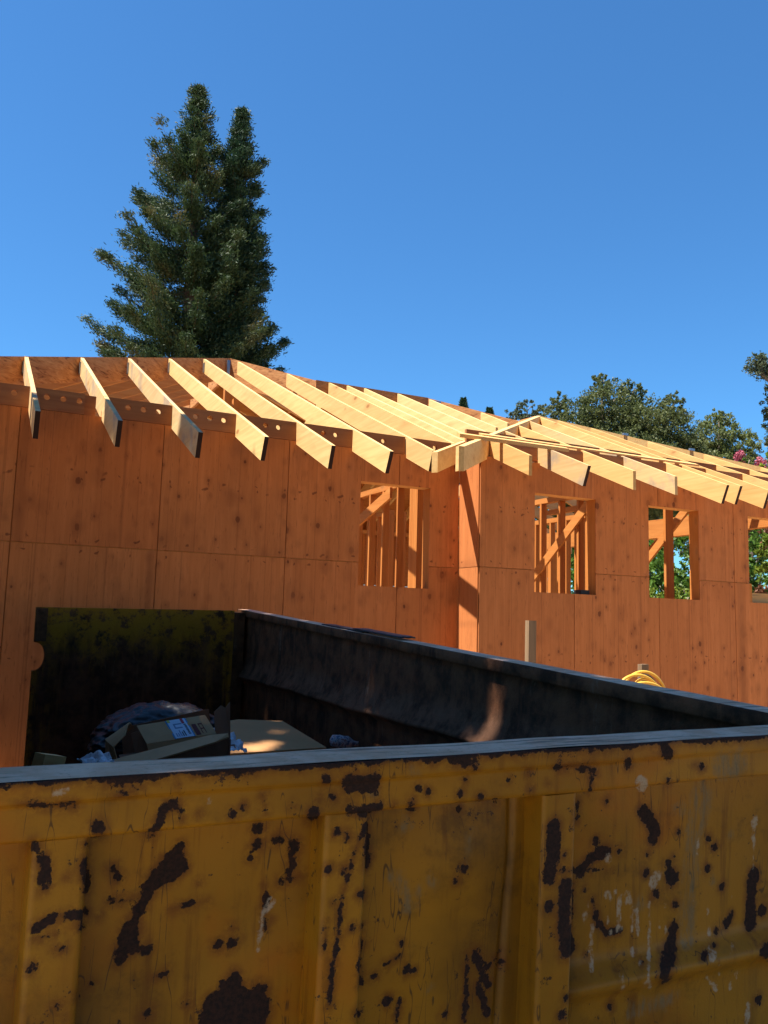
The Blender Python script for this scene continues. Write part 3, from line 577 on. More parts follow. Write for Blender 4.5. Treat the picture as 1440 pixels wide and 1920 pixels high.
# rim: flat top, lip, and the band below it
def profile_skin(name, u0, u1, prof, mat, du=0.006):
    pr = [Vector((0, a, b)) for a, b in prof]; pts = []
    for a, b in zip(pr, pr[1:]):
        n = max(1, int((b-a).length/0.006)); pts += [a.lerp(b, i/n) for i in range(n)]
    pts.append(pr[-1]); us_ = np.linspace(u0, u1, int((u1-u0)/du)+1)
    Y = np.array([p.y for p in pts]); Z = np.array([p.z for p in pts])
    P = np.zeros((len(us_), len(pts), 3)); P[..., 0] = us_[:, None]; P[..., 1] = Y[None]; P[..., 2] = Z[None]
    wob = 0.004*nz2(np.repeat(us_[:, None], len(pts), 1), np.repeat(Z[None], len(us_), 0), 3.0, 2.2)
    P[..., 1] += wob; P[..., 2] += 0.5*wob
    return skin(name, P, mat, dump, True, True)
profile_skin('rim_rail', UL, UR, [(1.4535, R-0.0035), (1.450, R-0.006), (1.450, R-0.036), (1.4525, R-0.040), (1.458, R-0.0425), (1.457, R-0.094), (1.460, R-0.099), (1.532, R-0.104)], M_YEL2)
def rim_mat():
    t = NT('scuffed_rim_metal'); v = t.coords((1, 1, 1), False)
    a = t.noise(v, 7, 6, 0.65); b = t.noise(t.coords((3, 40, 40), False), 1.0, 5, 0.7); c3 = t.noise(v, 90, 4, 0.7)
    c = t.mix(t.step(a, 0.38, 0.62), (0.74, 0.42, 0.26), (0.90, 0.58, 0.40)); c = t.mix(t.math('MULTIPLY', t.step(b, 0.52, 0.66), 0.75), c, (0.10, 0.058, 0.042))
    c = t.mix(t.math('MULTIPLY', t.step(c3, 0.55, 0.75), 0.5), c, (0.16, 0.085, 0.06)); t.base(c); t.rough(0.7); t.b.inputs['Specular IOR Level'].default_value = 0.08; t.bump(c3, 0.3, 0.002); return t.m
M_RIM = rim_mat()
us, zs = grid(UL, UR, 1.4535, 1.558, 0.02, 0.01)
hh = R-0.003+0.0025*nz2(us, zs, 4.0, 9.0)
skin('rim_top', np.stack([us, zs, hh], -1), M_RIM, dump, False)
# ribs: hat sections
def rib(u0, u1):
    zs_ = np.linspace(0.05, R-0.100, 150); zs_ = np.concatenate([[0.05], np.linspace(0.6, R-0.100, 130)])
    pr = [(u0-0.006, 1.531), (u0-0.003, 1.466), (u0+0.004, 1.4605), (u1-0.004, 1.4605), (u1+0.002, 1.466), (u1+0.004, 1.531)]
    us_, y_ = [], []
    for (a, b), (c, d) in zip(pr, pr[1:]):
        n = max(1, int(math.hypot(c-a, d-b)/0.005)); us_ += [a+(c-a)*i/n for i in range(n)]; y_ += [b+(d-b)*i/n for i in range(n)]
    us_.append(pr[-1][0]); y_.append(pr[-1][1])
    P = np.zeros((len(us_), len(zs_), 3)); P[..., 0] = np.array(us_)[:, None]; P[..., 1] = np.array(y_)[:, None]; P[..., 2] = zs_[None]
    P[..., 1] += 0.003*nz2(P[..., 0], P[..., 2], 6.0, u0); P[..., 0] -= 0.012*np.clip((R-0.1-P[..., 2]), 0, 0.6)
    skin('rib', P, M_YEL2, dump)
for a, b in ((0.104, 0.184), (0.598, 0.678), (1.078, 1.158), (2.0, 2.085)): rib(a, b)

# inside walls
def steel_mat(name, yellow):
    t = NT(name); v = t.coords((1, 1, 1), False)
    n1 = t.noise(v, 6, 6, 0.68); n2 = t.noise(t.coords((9, 9, 0.9), False), 1.6, 6, 0.7); n3 = t.noise(v, 55, 5, 0.7)
    c = t.mix(t.step(n1, 0.35, 0.65), (0.045, 0.022, 0.013), (0.16, 0.066, 0.032))
    c = t.mix(t.math('MULTIPLY', t.step(n2, 0.50, 0.70), 0.7), c, (0.19, 0.078, 0.038))
    pale = t.math('MULTIPLY', t.step(t.noise(t.coords((7, 7, 1.2), False), 1.1, 6, 0.75), 0.60, 0.70), t.step(n3, 0.35, 0.6))
    c = t.mix(t.math('MULTIPLY', pale, 0.6), c, (0.22, 0.15, 0.11))
    if yellow:
        sep = t.n('ShaderNodeSeparateXYZ'); t.l(t.coords((1, 1, 1), False), sep.inputs[0])
        hgt = t.step(t.math('ADD', sep.outputs[2], t.math('MULTIPLY', t.math('SUBTRACT', t.noise(t.coords((5, 5, 1.6), False), 1.0, 6, 0.7), 0.5), 1.0)), R-0.46, R-0.14)
        sides = t.step(t.math('ABSOLUTE', t.math('SUBTRACT', sep.outputs[0], 1.1)), 0.45, 0.8)
        k = t.math('MULTIPLY', t.math('MAXIMUM', hgt, t.math('MULTIPLY', sides, t.step(n2, 0.42, 0.6))), t.step(t.noise(v, 11, 6, 0.75), 0.40, 0.52))
        c = t.mix(t.math('MULTIPLY', k, 0.85), c, t.mix(n3, (0.36, 0.155, 0.012), (0.48, 0.215, 0.018)))
    else:
        at = t.attr('edge').outputs['Fac']
        kk = t.math('MULTIPLY', at, t.step(n1, 0.35, 0.6))
        c = t.mix(t.math('MULTIPLY', kk, 0.45), c, (0.17, 0.10, 0.065))  # ridge top and lip painted paler, a highlight put into the colour
    t.base(c); t.rough(0.75); t.b.inputs['Specular IOR Level'].default_value = 0.1; t.bump(t.math('ADD', n3, n1), 0.5, 0.006); return t.m
M_INS, M_DOOR = steel_mat('grimy_steel', False), steel_mat('grimy_door_paint', True)
def side_wall(sign):
    vs_ = np.linspace(1.50, 7.06, 140)
    def pr(v):
        zr = 0.54+(v-7.09)*0.0458
        zr = zr+0.004*math.sin(v*3.1)+0.003*math.sin(v*8.7)
        return [(0.088, -0.30), (0.100, -0.004), (0.098, 0.0), (0.004, 0.0), (0.0, -0.004), (0.001, -0.045), (0.005, -0.05), (0.030, -0.056), (0.026, -0.10), (0.024, -zr+0.16), (0.015, -zr+0.10), (-0.012, -zr+0.035), (-0.033, -zr+0.008), (-0.036, -zr-0.004), (-0.02, -zr-0.014), (0.030, -zr-0.045), (0.034, -zr-0.09), (0.034, -1.05), (0.030, -1.385)]
    P = np.zeros((len(vs_), 19, 3)); E = np.zeros((len(vs_), 19))
    for i, v in enumerate(vs_):
        for j, (a, b) in enumerate(pr(v)):
            wob = 0.006*mnoise.noise(Vector((v*1.1, b*2, sign*5.0))) if 5 < j < 18 else 0.003*mnoise.noise(Vector((v*2, 0, 1)))
            u = 1.985+a+wob if sign > 0 else -0.035-a-wob
            P[i, j] = (u, v, R+b); E[i, j] = 1.0 if 9 < j < 14 else 0.25 if 2 < j < 6 else 0.0
    o = skin('side_wall', P, M_INS, dump, False)
    at = o.data.attributes.new('edge', 'FLOAT', 'POINT'); at.data.foreach_set('value', E.reshape(-1).astype(np.float32))
    x0, x1 = (2.072, 2.092) if sign > 0 else (-0.142, -0.122)
    box('side_wall', x0, x1, 1.56, 7.05, 0.0, R-0.31, M_YEL, dump)
    if sign > 0:
        us, zs = grid(1.989, 2.084, 1.56, 7.055, 0.02, 0.04)
        skin('rim_top', np.stack([us, zs, R+0.0015+0.002*nz2(us, zs, 3.0, 3.0)], -1), M_RIM, dump, False)
side_wall(1); side_wall(-1)
# door leaf with the latch notch
dz = lambda z: z+R
npts = [(0.387, 0.0), (0.387, -0.255)] + [(0.40+0.066*math.sin(a), -0.363+0.104*math.cos(a)) for a in [i*math.pi/14 for i in range(15)]] + [(0.385, -0.470), (0.377, -1.30), (1.89, -1.30), (1.89, 0.0)]
door = poly('door', [(a, 6.80, dz(b)) for a, b in npts], (0, 0.045, 0), M_DOOR, dump)
box('door_edge', 0.388, 0.470, 6.788, 6.799, dz(-0.25), dz(-0.006), M_INS, dump)
box('door_rail', 0.47, 1.885, 6.846, 6.90, dz(-0.12), dz(-0.004), M_YEL, dump)
box('hinge_post', 1.892, 1.982, 6.81, 7.04, 0.0, dz(-0.02), M_INS, dump)
box('floor', -0.1, 2.05, 1.56, 6.98, 0.02, 0.06, M_INS, dump)

def in_dump(o, loc, rot=(0, 0, 0)):
    from mathutils import Euler
    o.matrix_world = MD @ Matrix.Translation(Vector(loc)+Vector((0, 0, R))) @ Euler([math.radians(a) for a in rot]).to_matrix().to_4x4()
    return o
# rubbish filling the bottom of the dumpster
def rubble():
    bm = bmesh.new(); r = random.Random(5)
    n = 26; g = {}
    for i in range(n+1):
        for j in range(n+1):
            x, y = 0.03+i*1.9/n, 1.7+j*5.0/n
            g[i, j] = bm.verts.new((x, y, -0.80+0.10*mnoise.noise(Vector((x*3, y*3, 0)))-0.30*max(0, (y-4.1))-0.45*max(0, 2.6-y)))
    for i in range(n):
        for j in range(n): bm.faces.new((g[i, j], g[i+1, j], g[i+1, j+1], g[i, j+1]))
    for k in range(240):
        x, y = r.uniform(0.15, 1.75), r.uniform(2.6, 6.2); l, wd, h = r.uniform(0.1, 0.45), r.uniform(0.03, 0.14), r.uniform(0.01, 0.04)
        m = Matrix.Translation((x, y, -0.76+r.uniform(-0.03, 0.03)-0.31*max(0, y-4.0))) @ Matrix.Rotation(r.uniform(0, 6.28), 4, 'Z') @ Matrix.Rotation(r.uniform(-0.4, 0.4), 4, 'X') @ Matrix.Rotation(r.uniform(-0.3, 0.3), 4, 'Y')
        vs_ = add_box(bm, -l/2, l/2, -wd/2, wd/2, -h/2, h/2)
        for q in vs_: q.co = m @ q.co
    o = obj('rubble', bm, flat('mixed_waste', (0.09, 0.06, 0.045), 0.9, 0, 0.6, 9)); o['kind'] = 'stuff'; o['label'] = 'heap of splintered offcuts and dirt lying in the dumpster'
    in_dump(o, (0, 0, 0))
rubble()
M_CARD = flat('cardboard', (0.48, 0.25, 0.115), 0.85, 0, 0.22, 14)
M_CARDD = flat('dark_cardboard', (0.22, 0.095, 0.05), 0.85, 0, 0.3, 10)  # darker brown than the other cardboard
M_PAPER = flat('white_paper', (0.62, 0.62, 0.66), 0.8, 0, 0.08, 20)
# black bag
def bag():
    bm = bmesh.new(); bmesh.ops.create_icosphere(bm, subdivisions=6, radius=1)
    for q in bm.verts:
        p = q.co.copy(); n = p.normalized()
        f = 1+0.17*mnoise.noise(n*1.5+Vector((3, 1, 2)))+0.07*mnoise.noise(n*3.1)
        rd = 1-abs(mnoise.noise(Vector((n.x*5.0+2*n.z, n.y*5.0, n.z*9.0)))); f += 0.06*(rd**3)
        rd = 1-abs(mnoise.noise(Vector((n.x*13+4*n.z, n.y*11, n.z*17)))); f += 0.008*(rd**4)
        q.co = Vector((p.x*0.33*f*(1.1-0.35*p.z), p.y*0.28*f*(1.05-0.3*p.z), max(p.z*f, -0.75)*0.19))
    t = NT('black_polythene'); nn = t.noise(t.coords((1, 1, 1)), 40, 4, 0.6, 1.5); t.base((0.007, 0.007, 0.009)); t.rough(0.48); t.b.inputs['Specular IOR Level'].default_value = 0.5; t.bump(nn, 0.25, 0.004)
    o = obj('trash_bag', bm, t.m, smooth=True); in_dump(o, (0.965, 4.85, -0.60), (0, 0, 15))
    tag(o, 'crumpled black plastic trash bag behind the torn cardboard box in the dumpster', 'trash bag')
bag()
# torn cardboard box with a printed label
def carton():
    root = thing('cardboard_box', 'torn brown cardboard box with blue and white printed label, open on its side', 'cardboard box')
    in_dump(root, (0.64, 4.02, -0.565), (-4, -7, -4))
    th = 0.006
    def pl(name, pts, mat=M_CARD, n=(0, 0.006, 0)): return poly(name, pts, n, mat, root)
    pl('front_panel', [(0.12, 0, 0.0), (0.42, 0.0, 0.0), (0.43, 0.02, 0.075), (0.11, 0.02, 0.075)])
    pl('slanted_panel', [(0.11, 0.02, 0.076), (0.43, 0.02, 0.076), (0.40, 0.12, 0.155), (0.08, 0.13, 0.15)])
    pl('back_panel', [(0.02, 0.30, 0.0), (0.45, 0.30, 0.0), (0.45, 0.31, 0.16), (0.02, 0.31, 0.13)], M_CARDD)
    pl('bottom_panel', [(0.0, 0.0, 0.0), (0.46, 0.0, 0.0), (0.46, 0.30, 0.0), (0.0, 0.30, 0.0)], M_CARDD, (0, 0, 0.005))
    bm = bmesh.new()
    rows = []
    for k in range(9):
        a = k/8
        rows.append([bm.verts.new((-0.02+0.05*math.sin(a*2.6)*(-1), 0.05+0.18*a, 0.0+0.0*a)), bm.verts.new((-0.035-0.03*math.sin(a*3.1), 0.05+0.16*a, 0.08+0.03*math.sin(a*3.0))), bm.verts.new((0.02+0.05*a, 0.06+0.15*a, 0.125+0.045*math.sin(a*2.9)))])
    for A, B in zip(rows, rows[1:]):
        for i in range(2): bm.faces.new((A[i], A[i+1], B[i+1], B[i]))
    o = obj('curled_flap', bm, M_CARD, root); md = o.modifiers.new('thick', 'SOLIDIFY'); md.thickness = 0.006
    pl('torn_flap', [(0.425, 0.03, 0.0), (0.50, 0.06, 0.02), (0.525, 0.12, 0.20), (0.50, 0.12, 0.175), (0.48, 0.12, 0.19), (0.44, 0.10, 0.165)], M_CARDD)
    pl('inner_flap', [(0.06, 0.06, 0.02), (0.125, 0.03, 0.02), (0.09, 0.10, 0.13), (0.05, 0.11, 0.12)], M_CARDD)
    # label: flat print lying on the slanted and front panels
    P0, P1 = Vector((0.11, 0.02, 0.076)), Vector((0.43, 0.02, 0.076)); Q0, Q1 = Vector((0.08, 0.13, 0.15)), Vector((0.40, 0.12, 0.155))
    nrm = (P1-P0).cross(Q0-P0).normalized()
    def onS(a, b, off): return P0.lerp(P1, a).lerp(Q0.lerp(Q1, a), b)+nrm*off
    def patch(name, a0, a1, b0, b1, c, off, par):
        bm = bmesh.new(); extrude_poly(bm, [onS(a0, b0, off), onS(a1, b0, off), onS(a1, b1, off), onS(a0, b1, off)], -nrm*0.0008)
        return obj(name, bm, c, par)
    blue = flat('label_blue', (0.03, 0.22, 0.42), 0.5, 0, 0.1); whi = flat('label_white', (0.50, 0.58, 0.70), 0.5, 0, 0.06); red = flat('label_red', (0.45, 0.05, 0.06), 0.5, 0, 0.1)
    ink = flat('label_ink', (0.03, 0.035, 0.06), 0.5, 0, 0.1); mar = flat('print_maroon', (0.16, 0.03, 0.025), 0.7, 0, 0.15); yel = flat('label_yellow', (0.55, 0.48, 0.08), 0.5, 0, 0.1)
    lab = patch('label', 0.40, 0.70, 0.01, 0.99, blue, 0.0018, root)
    patch('label_field', 0.42, 0.68, 0.01, 0.99, whi, 0.0030, lab)
    patch('label_field', 0.42, 0.46, 0.86, 0.99, yel, 0.0042, lab); patch('label_field', 0.61, 0.65, 0.72, 0.99, red, 0.0042, lab)
    lampc = flat('label_lamp', (0.16, 0.24, 0.38), 0.5, 0, 0.1)
    for bb in ((0.48, 0.60, 0.70, 0.76), (0.48, 0.50, 0.55, 0.70), (0.48, 0.59, 0.50, 0.56)): patch('label_print', *bb, lampc, 0.0042, lab)
    rr = random.Random(3)
    for k in range(8): patch('label_print', 0.625+0.004*(k % 2), 0.655+0.006*rr.random(), 0.64-0.07*k, 0.68-0.07*k, ink, 0.0042, lab)
    for k in range(5): patch('label_print', 0.45+0.03*k, 0.465+0.03*k, 0.08, 0.22+0.18*rr.random(), ink if k > 2 else lampc, 0.0042, lab)
    patch('printed_square', 0.725, 0.79, 0.05, 0.62, mar, 0.0018, root)
    for bb in ((0.82, 0.83, 0.1, 0.62), (0.87, 0.88, 0.1, 0.62), (0.83, 0.87, 0.56, 0.62), (0.83, 0.87, 0.32, 0.37)): patch('printed_square', *bb, mar, 0.0018, root)
carton()
# long flattened carton in front
def long_carton():
    root = thing('cardboard_strip', 'long flattened dark brown carton lying in front of the torn box', 'cardboard')
    in_dump(root, (0.0, 0.0, 0.0))
    f = [(0.42, 3.55, -0.62), (1.005, 3.62, -0.62), (1.01, 3.62, -0.385), (0.95, 3.60, -0.400), (0.62, 3.56, -0.47), (0.43, 3.55, -0.515)]
    poly('front_face', f, (0, 0.008, 0), M_CARDD, root)
    bm = bmesh.new(); tops = [f[5], f[4], f[3], f[2]]
    a = [bm.verts.new((p[0], p[1]-0.001, p[2]+0.001)) for p in tops]; b = [bm.verts.new((p[0]-0.03*(i < 2), p[1]+0.12*(1 if i < 2 else 0.8 if i == 2 else 0.1), p[2]+0.012)) for i, p in enumerate(tops)]
    for i in range(3): bm.faces.new((a[i], a[i+1], b[i+1], b[i]))
    o = obj('top_face', bm, M_CARD, root); md = o.modifiers.new('thick', 'SOLIDIFY'); md.thickness = 0.006
    poly('end_face', [(1.012, 3.615, -0.62), (1.012, 3.80, -0.62), (1.012, 3.76, -0.50), (1.012, 3.615, -0.39)], (0.006, 0, 0), M_CARDD, root)
long_carton()
o = poly('cardboard_sheet', [(0, 0, 0), (0.58, 0.02, 0.0), (0.53, 0.62, 0.02), (0.27, 0.66, 0.03), (-0.02, 0.60, 0.02)], (0, 0, 0.035), flat('tan_board', (0.46, 0.235, 0.10), 0.8, 0, 0.15, 6))
in_dump(o, (1.165, 4.30, -0.635), (2, 0, 0)); tag(o, 'flat tan board lying level beside the right wall of the dumpster', 'board')
o = poly('cardboard_sheet', [(0, 0, 0), (0.5, 0.0, 0), (0.5, 0.3, 0), (0, 0.3, 0)], (0, 0, 0.012), flat('pale_board', (0.42, 0.32, 0.22), 0.8, 0, 0.15, 6))
in_dump(o, (1.00, 3.98, -0.645), (0, 2, 4)); tag(o, 'pale thin board tucked under the edge of the tan board', 'board')
def crumpled(name, label, loc, size, rot, seed, mat):
    bm = bmesh.new(); bmesh.ops.create_grid(bm, x_segments=14, y_segments=14, size=1)
    for q in bm.verts:
        x, y = q.co.x, q.co.y
        z = abs(mnoise.noise(Vector((x*1.4, y*1.4, seed))))*1.1+0.35*abs(mnoise.noise(Vector((x*4, y*4, seed+3))))
        k = 1+0.25*mnoise.noise(Vector((x*2, y*2, seed+9)))
        q.co = Vector((x*size[0]*k, y*size[1]*k, z*size[2]))
    o = obj(name, bm, mat); md = o.modifiers.new('thick', 'SOLIDIFY'); md.thickness = 0.0015
    in_dump(o, loc, rot); tag(o, label, 'paper'); return o
crumpled('paper_sheet', 'crumpled white paper sheet beside the torn flap of the box', (1.135, 4.10, -0.505), (0.06, 0.09, 0.06), (20, 15, 30), 2.0, M_PAPER)
crumpled('paper_sheet', 'torn white paper scrap at the left end of the long carton', (0.455, 3.49, -0.435), (0.06, 0.04, 0.04), (25, -8, 15), 7.0, M_PAPER)
crumpled('paper_scrap', 'small bright paper scrap between the box and the tan board', (1.085, 3.90, -0.495), (0.04, 0.025, 0.015), (10, 0, 15), 5.0, M_PAPER)
o = box('lumber_offcut', 0, 0.065, 0, 0.10, 0, 0.060, M_RYB); in_dump(o, (0.225, 3.60, -0.460), (-14, 0, -58)); tag(o, 'square end of a pale lumber offcut at the left of the dumpster', 'lumber')
def wrapper():
    bm = bmesh.new(); n = 16
    prof = [(0.0, 0.012), (0.01, 0.028), (0.05, 0.034), (0.10, 0.033), (0.125, 0.02), (0.14, 0.013), (0.16, 0.013)]
    rr = [[bm.verts.new((a, r*math.cos(2*math.pi*k/n)*(1+0.12*math.sin(3*k+a*90)), r*math.sin(2*math.pi*k/n)*(1+0.12*math.cos(2*k+a*70)))) for k in range(n)] for a, r in prof]
    for A, B in zip(rr, rr[1:]):
        for k in range(n): bm.faces.new((A[k], A[(k+1) % n], B[(k+1) % n], B[k]))
    bm.faces.new(rr[0]); bm.faces.new(rr[-1])
    t = NT('crushed_bottle'); nn = t.noise(t.coords((1, 1, 1)), 60, 3); t.base(t.ramp(nn, [(0.4, (0.10, 0.12, 0.2)), (0.5, (0.5, 0.5, 0.55)), (0.62, (0.3, 0.15, 0.14))])); t.rough(0.3)
    o = obj('plastic_bottle', bm, t.m, smooth=True); in_dump(o, (1.79, 4.38, -0.575), (0, 8, -10)); tag(o, 'crushed striped plastic bottle lying against the right wall of the dumpster', 'bottle')
wrapper()
# dark strips of roofing felt lying on the right rim
def felt(name, u0, u1, v0, v1, label, lift):
    bm = bmesh.new(); bmesh.ops.create_grid(bm, x_segments=4, y_segments=18, size=1)
    for q in bm.verts:
        x, y = q.co.x, q.co.y
        q.co = Vector((u0+(u1-u0)*(x+1)/2, v0+(v1-v0)*(y+1)/2, lift+0.004*abs(mnoise.noise(Vector((x, y*2, 0))))))
    o = obj(name, bm, flat('dark_sheet_metal', (0.035, 0.035, 0.045), 0.5, 0, 0.3, 20), None, True); md = o.modifiers.new('thick', 'SOLIDIFY'); md.thickness = 0.008
    in_dump(o, (0, 0, 0)); tag(o, label, 'strip')
felt('metal_strip', 2.00, 2.085, 3.98, 4.62, 'nearer flat black strip lying on the right rim of the dumpster', 0.020)
felt('metal_strip', 2.01, 2.080, 4.50, 5.15, 'farther flat black strip lying on the right rim of the dumpster', 0.009)

# ------------------------------------------------------------------ yard between dumpster and house
M_STAKE = wood('stake_wood', 2, (0.20, 0.135, 0.085), (0.34, 0.23, 0.14))
def stake(x, y, zt, wd, label):
    g = ground_z(x, y)-0.25
    bm = bmesh.new(); add_box(bm, x, x+wd*0.78, y, y+0.045, g, zt)
    for q in bm.verts:
        q.co.x += (q.co.z-zt)*0.01
    bmesh.ops.rotate(bm, verts=bm.verts, cent=(x, y, 0), matrix=Matrix.Rotation(math.radians(4), 3, 'Z'))
    tag(obj('wooden_stake', bm, M_STAKE), label, 'stake', 'stakes standing before the plywood wall')
stake(3.745, -2.16, -0.541, 0.10, 'taller upright lumber stake standing before the plywood wall')
stake(4.640, -2.46, -0.867, 0.10, 'short lumber stake just behind the coiled yellow hose')
# fence-like drum that carries the hose: a pale board with hose loops hung over it
M_HOSE = flat('yellow_hose', (0.72, 0.42, 0.06), 0.4, 0, 0.06, 30, 0.4); M_STRAP = flat('dark_cord', (0.05, 0.035, 0.03), 0.7)
hz = -2.05
sup = poly('hose_board', [(4.22, -2.52, hz), (4.80, -2.52, hz), (4.80, -2.52, -1.13), (4.63, -2.52, -1.015), (4.42, -2.52, -1.005), (4.22, -2.52, -1.10)], (0, 0.04, 0), flat('pale_plank', (0.50, 0.33, 0.20), 0.85, 0, 0.12, 10))
tag(sup, 'pale board standing upright behind the coiled yellow hose', 'board')
hose = thing('garden_hose', 'coiled bright yellow hose hung in loops over a pale board', 'hose', (4.5, -2.6, hz))
def loop(cx, cy, zt, rx, rz, tilt, mat, nm, r=0.013):
    bm = bmesh.new(); pts = []
    for k in range(33):
        a = math.pi*(-0.15+1.3*k/32)
        pts.append((cx-hose.location.x+rx*math.cos(a)+tilt*math.sin(a), cy-hose.location.y+0.015*math.sin(a*2+rx*9), zt-rz-hose.location.z+rz*math.sin(a)))
    tube(bm, pts, r, 8); obj(nm, bm, mat, hose, True)
loop(4.535, -2.60, -0.915, 0.265, 0.33, -0.02, M_HOSE, 'hose_loop', 0.0115); loop(4.480, -2.63, -0.938, 0.245, 0.24, -0.06, M_HOSE, 'hose_loop', 0.0115)
loop(4.500, -2.66, -0.995, 0.265, 0.22, -0.03, M_HOSE, 'hose_loop', 0.0115); loop(4.60, -2.58, -0.972, 0.18, 0.30, -0.07, M_HOSE, 'hose_loop', 0.0110)
loop(4.62, -2.57, -0.945, 0.19, 0.42, -0.06, M_STRAP, 'cord_loop', 0.009); loop(4.50, -2.565, -1.01, 0.17, 0.34, -0.12, M_STRAP, 'cord_loop', 0.009)

# ------------------------------------------------------------------ plants
def leaf_mat(name, a, b, c2, rough=0.55, trans=0.25, scale=0.8):
    t = NT(name); v = t.coords((1, 1, 1), False)
    n1 = t.noise(v, scale, 4, 0.6); n2 = t.noise(v, 9.0, 3, 0.7)
    c = t.ramp(n1, [(0.32, a), (0.55, b), (0.72, c2)]); c = t.mix(t.math('MULTIPLY', n2, 0.6), c, tuple(0.55*x for x in a))
    t.base(c); t.rough(rough); t.b.inputs['Specular IOR Level'].default_value = 0.3
    tr = t.n('ShaderNodeBsdfTranslucent'); t.l(c, tr.inputs[0])
    mx = t.n('ShaderNodeMixShader'); mx.inputs[0].default_value = trans
    t.l(t.b.outputs[0], mx.inputs[1]); t.l(tr.outputs[0], mx.inputs[2])
    t.l(mx.outputs[0], t.t.nodes['Material Output'].inputs[0]); return t.m
M_BARK = flat('bark', (0.14, 0.085, 0.055), 0.95, 0, 0.4, 6); M_BARKG = flat('grey_bark', (0.20, 0.165, 0.13), 0.95, 0, 0.35, 6)
def leaves(name, C, D, L, Wd, mat, parent):
    """leaf cards: centres C, directions D, lengths L, widths Wd"""
    n = len(C); D = D/np.linalg.norm(D, axis=1, keepdims=True)
    r = rng.normal(size=(n, 3)); Sx = np.cross(D, r); Sx /= np.linalg.norm(Sx, axis=1, keepdims=True)+1e-9
    L = np.broadcast_to(L, n)[:, None]; Wd = np.broadcast_to(Wd, n)[:, None]
    V = np.stack([C-D*L*0.5, C+Sx*Wd*0.5, C+D*L*0.5, C-Sx*Wd*0.5], 1).reshape(-1, 3)
    me = bpy.data.meshes.new(name); me.vertices.add(4*n); me.vertices.foreach_set('co', V.reshape(-1).astype(np.float32))
    me.loops.add(4*n); me.loops.foreach_set('vertex_index', np.arange(4*n, dtype=np.int32))
    me.polygons.add(n); me.polygons.foreach_set('loop_start', np.arange(0, 4*n, 4, dtype=np.int32)); me.polygons.foreach_set('loop_total', np.full(n, 4, dtype=np.int32))
    me.update(); return link(name, me, mat, parent)
def unit(n):
    v = rng.normal(size=(n, 3)); return v/np.linalg.norm(v, axis=1, keepdims=True)

def redwood(base, top, trunk_r, prof, label, mat, seed, lean=(0, 0), side=None):
    r = random.Random(seed); x, y, zb = base
    root = thing('redwood_tree', label, 'tree', base, 'redwood trees behind the house'); h = top-zb
    bm = bmesh.new()
    ax = lambda t: Vector((lean[0]*t, lean[1]*t, h*t))
    tube(bm, [ax(i/14) for i in range(15)], [trunk_r*(1-i/14)**0.8+0.03 for i in range(15)], 10)
    obj('trunk', bm, M_BARK, root, True)
    bm = bmesh.new(); Cs, Ds, Ls = [], [], []
    zrel = 0.30; ang = r.uniform(0, 6)
    while zrel < 0.995:
        nb = r.choice([3, 4, 4, 5]) if zrel < 0.93 else 3
        for _ in range(nb):
            ang += 2.39996+r.uniform(-0.25, 0.25); a = ang; Lb = prof(zrel)*r.uniform(0.72, 0.98)*(0.93 if 0.6 < zrel < 0.85 else 1.0)
            if side: Lb *= side(a)
            p0 = ax(zrel); d = Vector((math.cos(a), math.sin(a), 0)); pts = []
            rise = r.uniform(-0.22, 0.0) if zrel < 0.8 else r.uniform(-0.05, 0.5); curl = r.uniform(0.25, 0.5)
            for k in range(7):
                s = k/6
                pts.append(p0+d*Lb*s+Vector((0, 0, Lb*(rise*s+curl*s**3))))
            tube(bm, pts, [0.055*(1-k/6.5)*max(0.35, min(1, Lb/3)) for k in range(7)], 4, False)
            ncl = max(5, int(Lb*9.5))
            for k in range(ncl):
                s = r.uniform(0.28, 1.03) if Lb > 1 else r.uniform(0.0, 1.0)
                i = min(5, int(s*6)); q = pts[i].lerp(pts[i+1], s*6-i)
                sp = 0.10+0.15*Lb**0.5*(1.15-s)
                m = int(r.uniform(45, 75))
                off = rng.normal(size=(m, 3))*np.array([sp, sp, sp*0.6])
                Cs.append(np.array(q)[None]+off); 
                dd = np.array([d.x, d.y, 0.55])[None]+rng.normal(size=(m, 3))*0.65; Ds.append(dd); Ls.append(rng.uniform(0.09, 0.22, m))
        zrel += r.uniform(0.011, 0.020)
    obj('limb', bm, M_BARK, root)['kind'] = 'stuff'
    C = np.concatenate(Cs); D = np.concatenate(Ds); L = np.concatenate(Ls)
    leaves('crown', C, D, L, L*0.27, mat, root)
M_RED = leaf_mat('redwood_needles', (0.022, 0.055, 0.022), (0.058, 0.092, 0.030), (0.15, 0.125, 0.045), 0.6, 0.22, 0.55)
gz = -2.0
def prof1(t): return 0.80*float(np.interp(t, (0.3, 0.52, 0.66, 0.757, 0.86, 0.955, 1.0), (5.0, 4.9, 4.4, 3.7, 1.75, 0.5, 0.1)))*(0.94+0.12*math.sin(t*41))
def prof2(t): return 0.88*float(np.interp(t, (0.3, 0.5, 0.7, 0.8, 0.9, 0.96, 1.0), (2.7, 2.5, 2.1, 1.6, 1.0, 0.45, 0.08)))*(0.94+0.12*math.sin(t*37+1))
redwood((7.42, 26.4, gz), 22.15, 0.50, prof1, 'tallest pointed redwood with sparse spreading left side above the roof', M_RED, 3, (-0.4, 0.1), lambda a: 1.0+0.10*math.cos(a-math.radians(154)))
M_RED2 = leaf_mat('redwood_needles_dense', (0.018, 0.050, 0.024), (0.036, 0.074, 0.030), (0.08, 0.10, 0.036), 0.6, 0.22, 0.6)
redwood((9.15, 26.4, gz), 21.5, 0.42, prof2, 'shorter denser redwood close on the right of the tallest one', M_RED2, 8, (-0.2, 0.0))

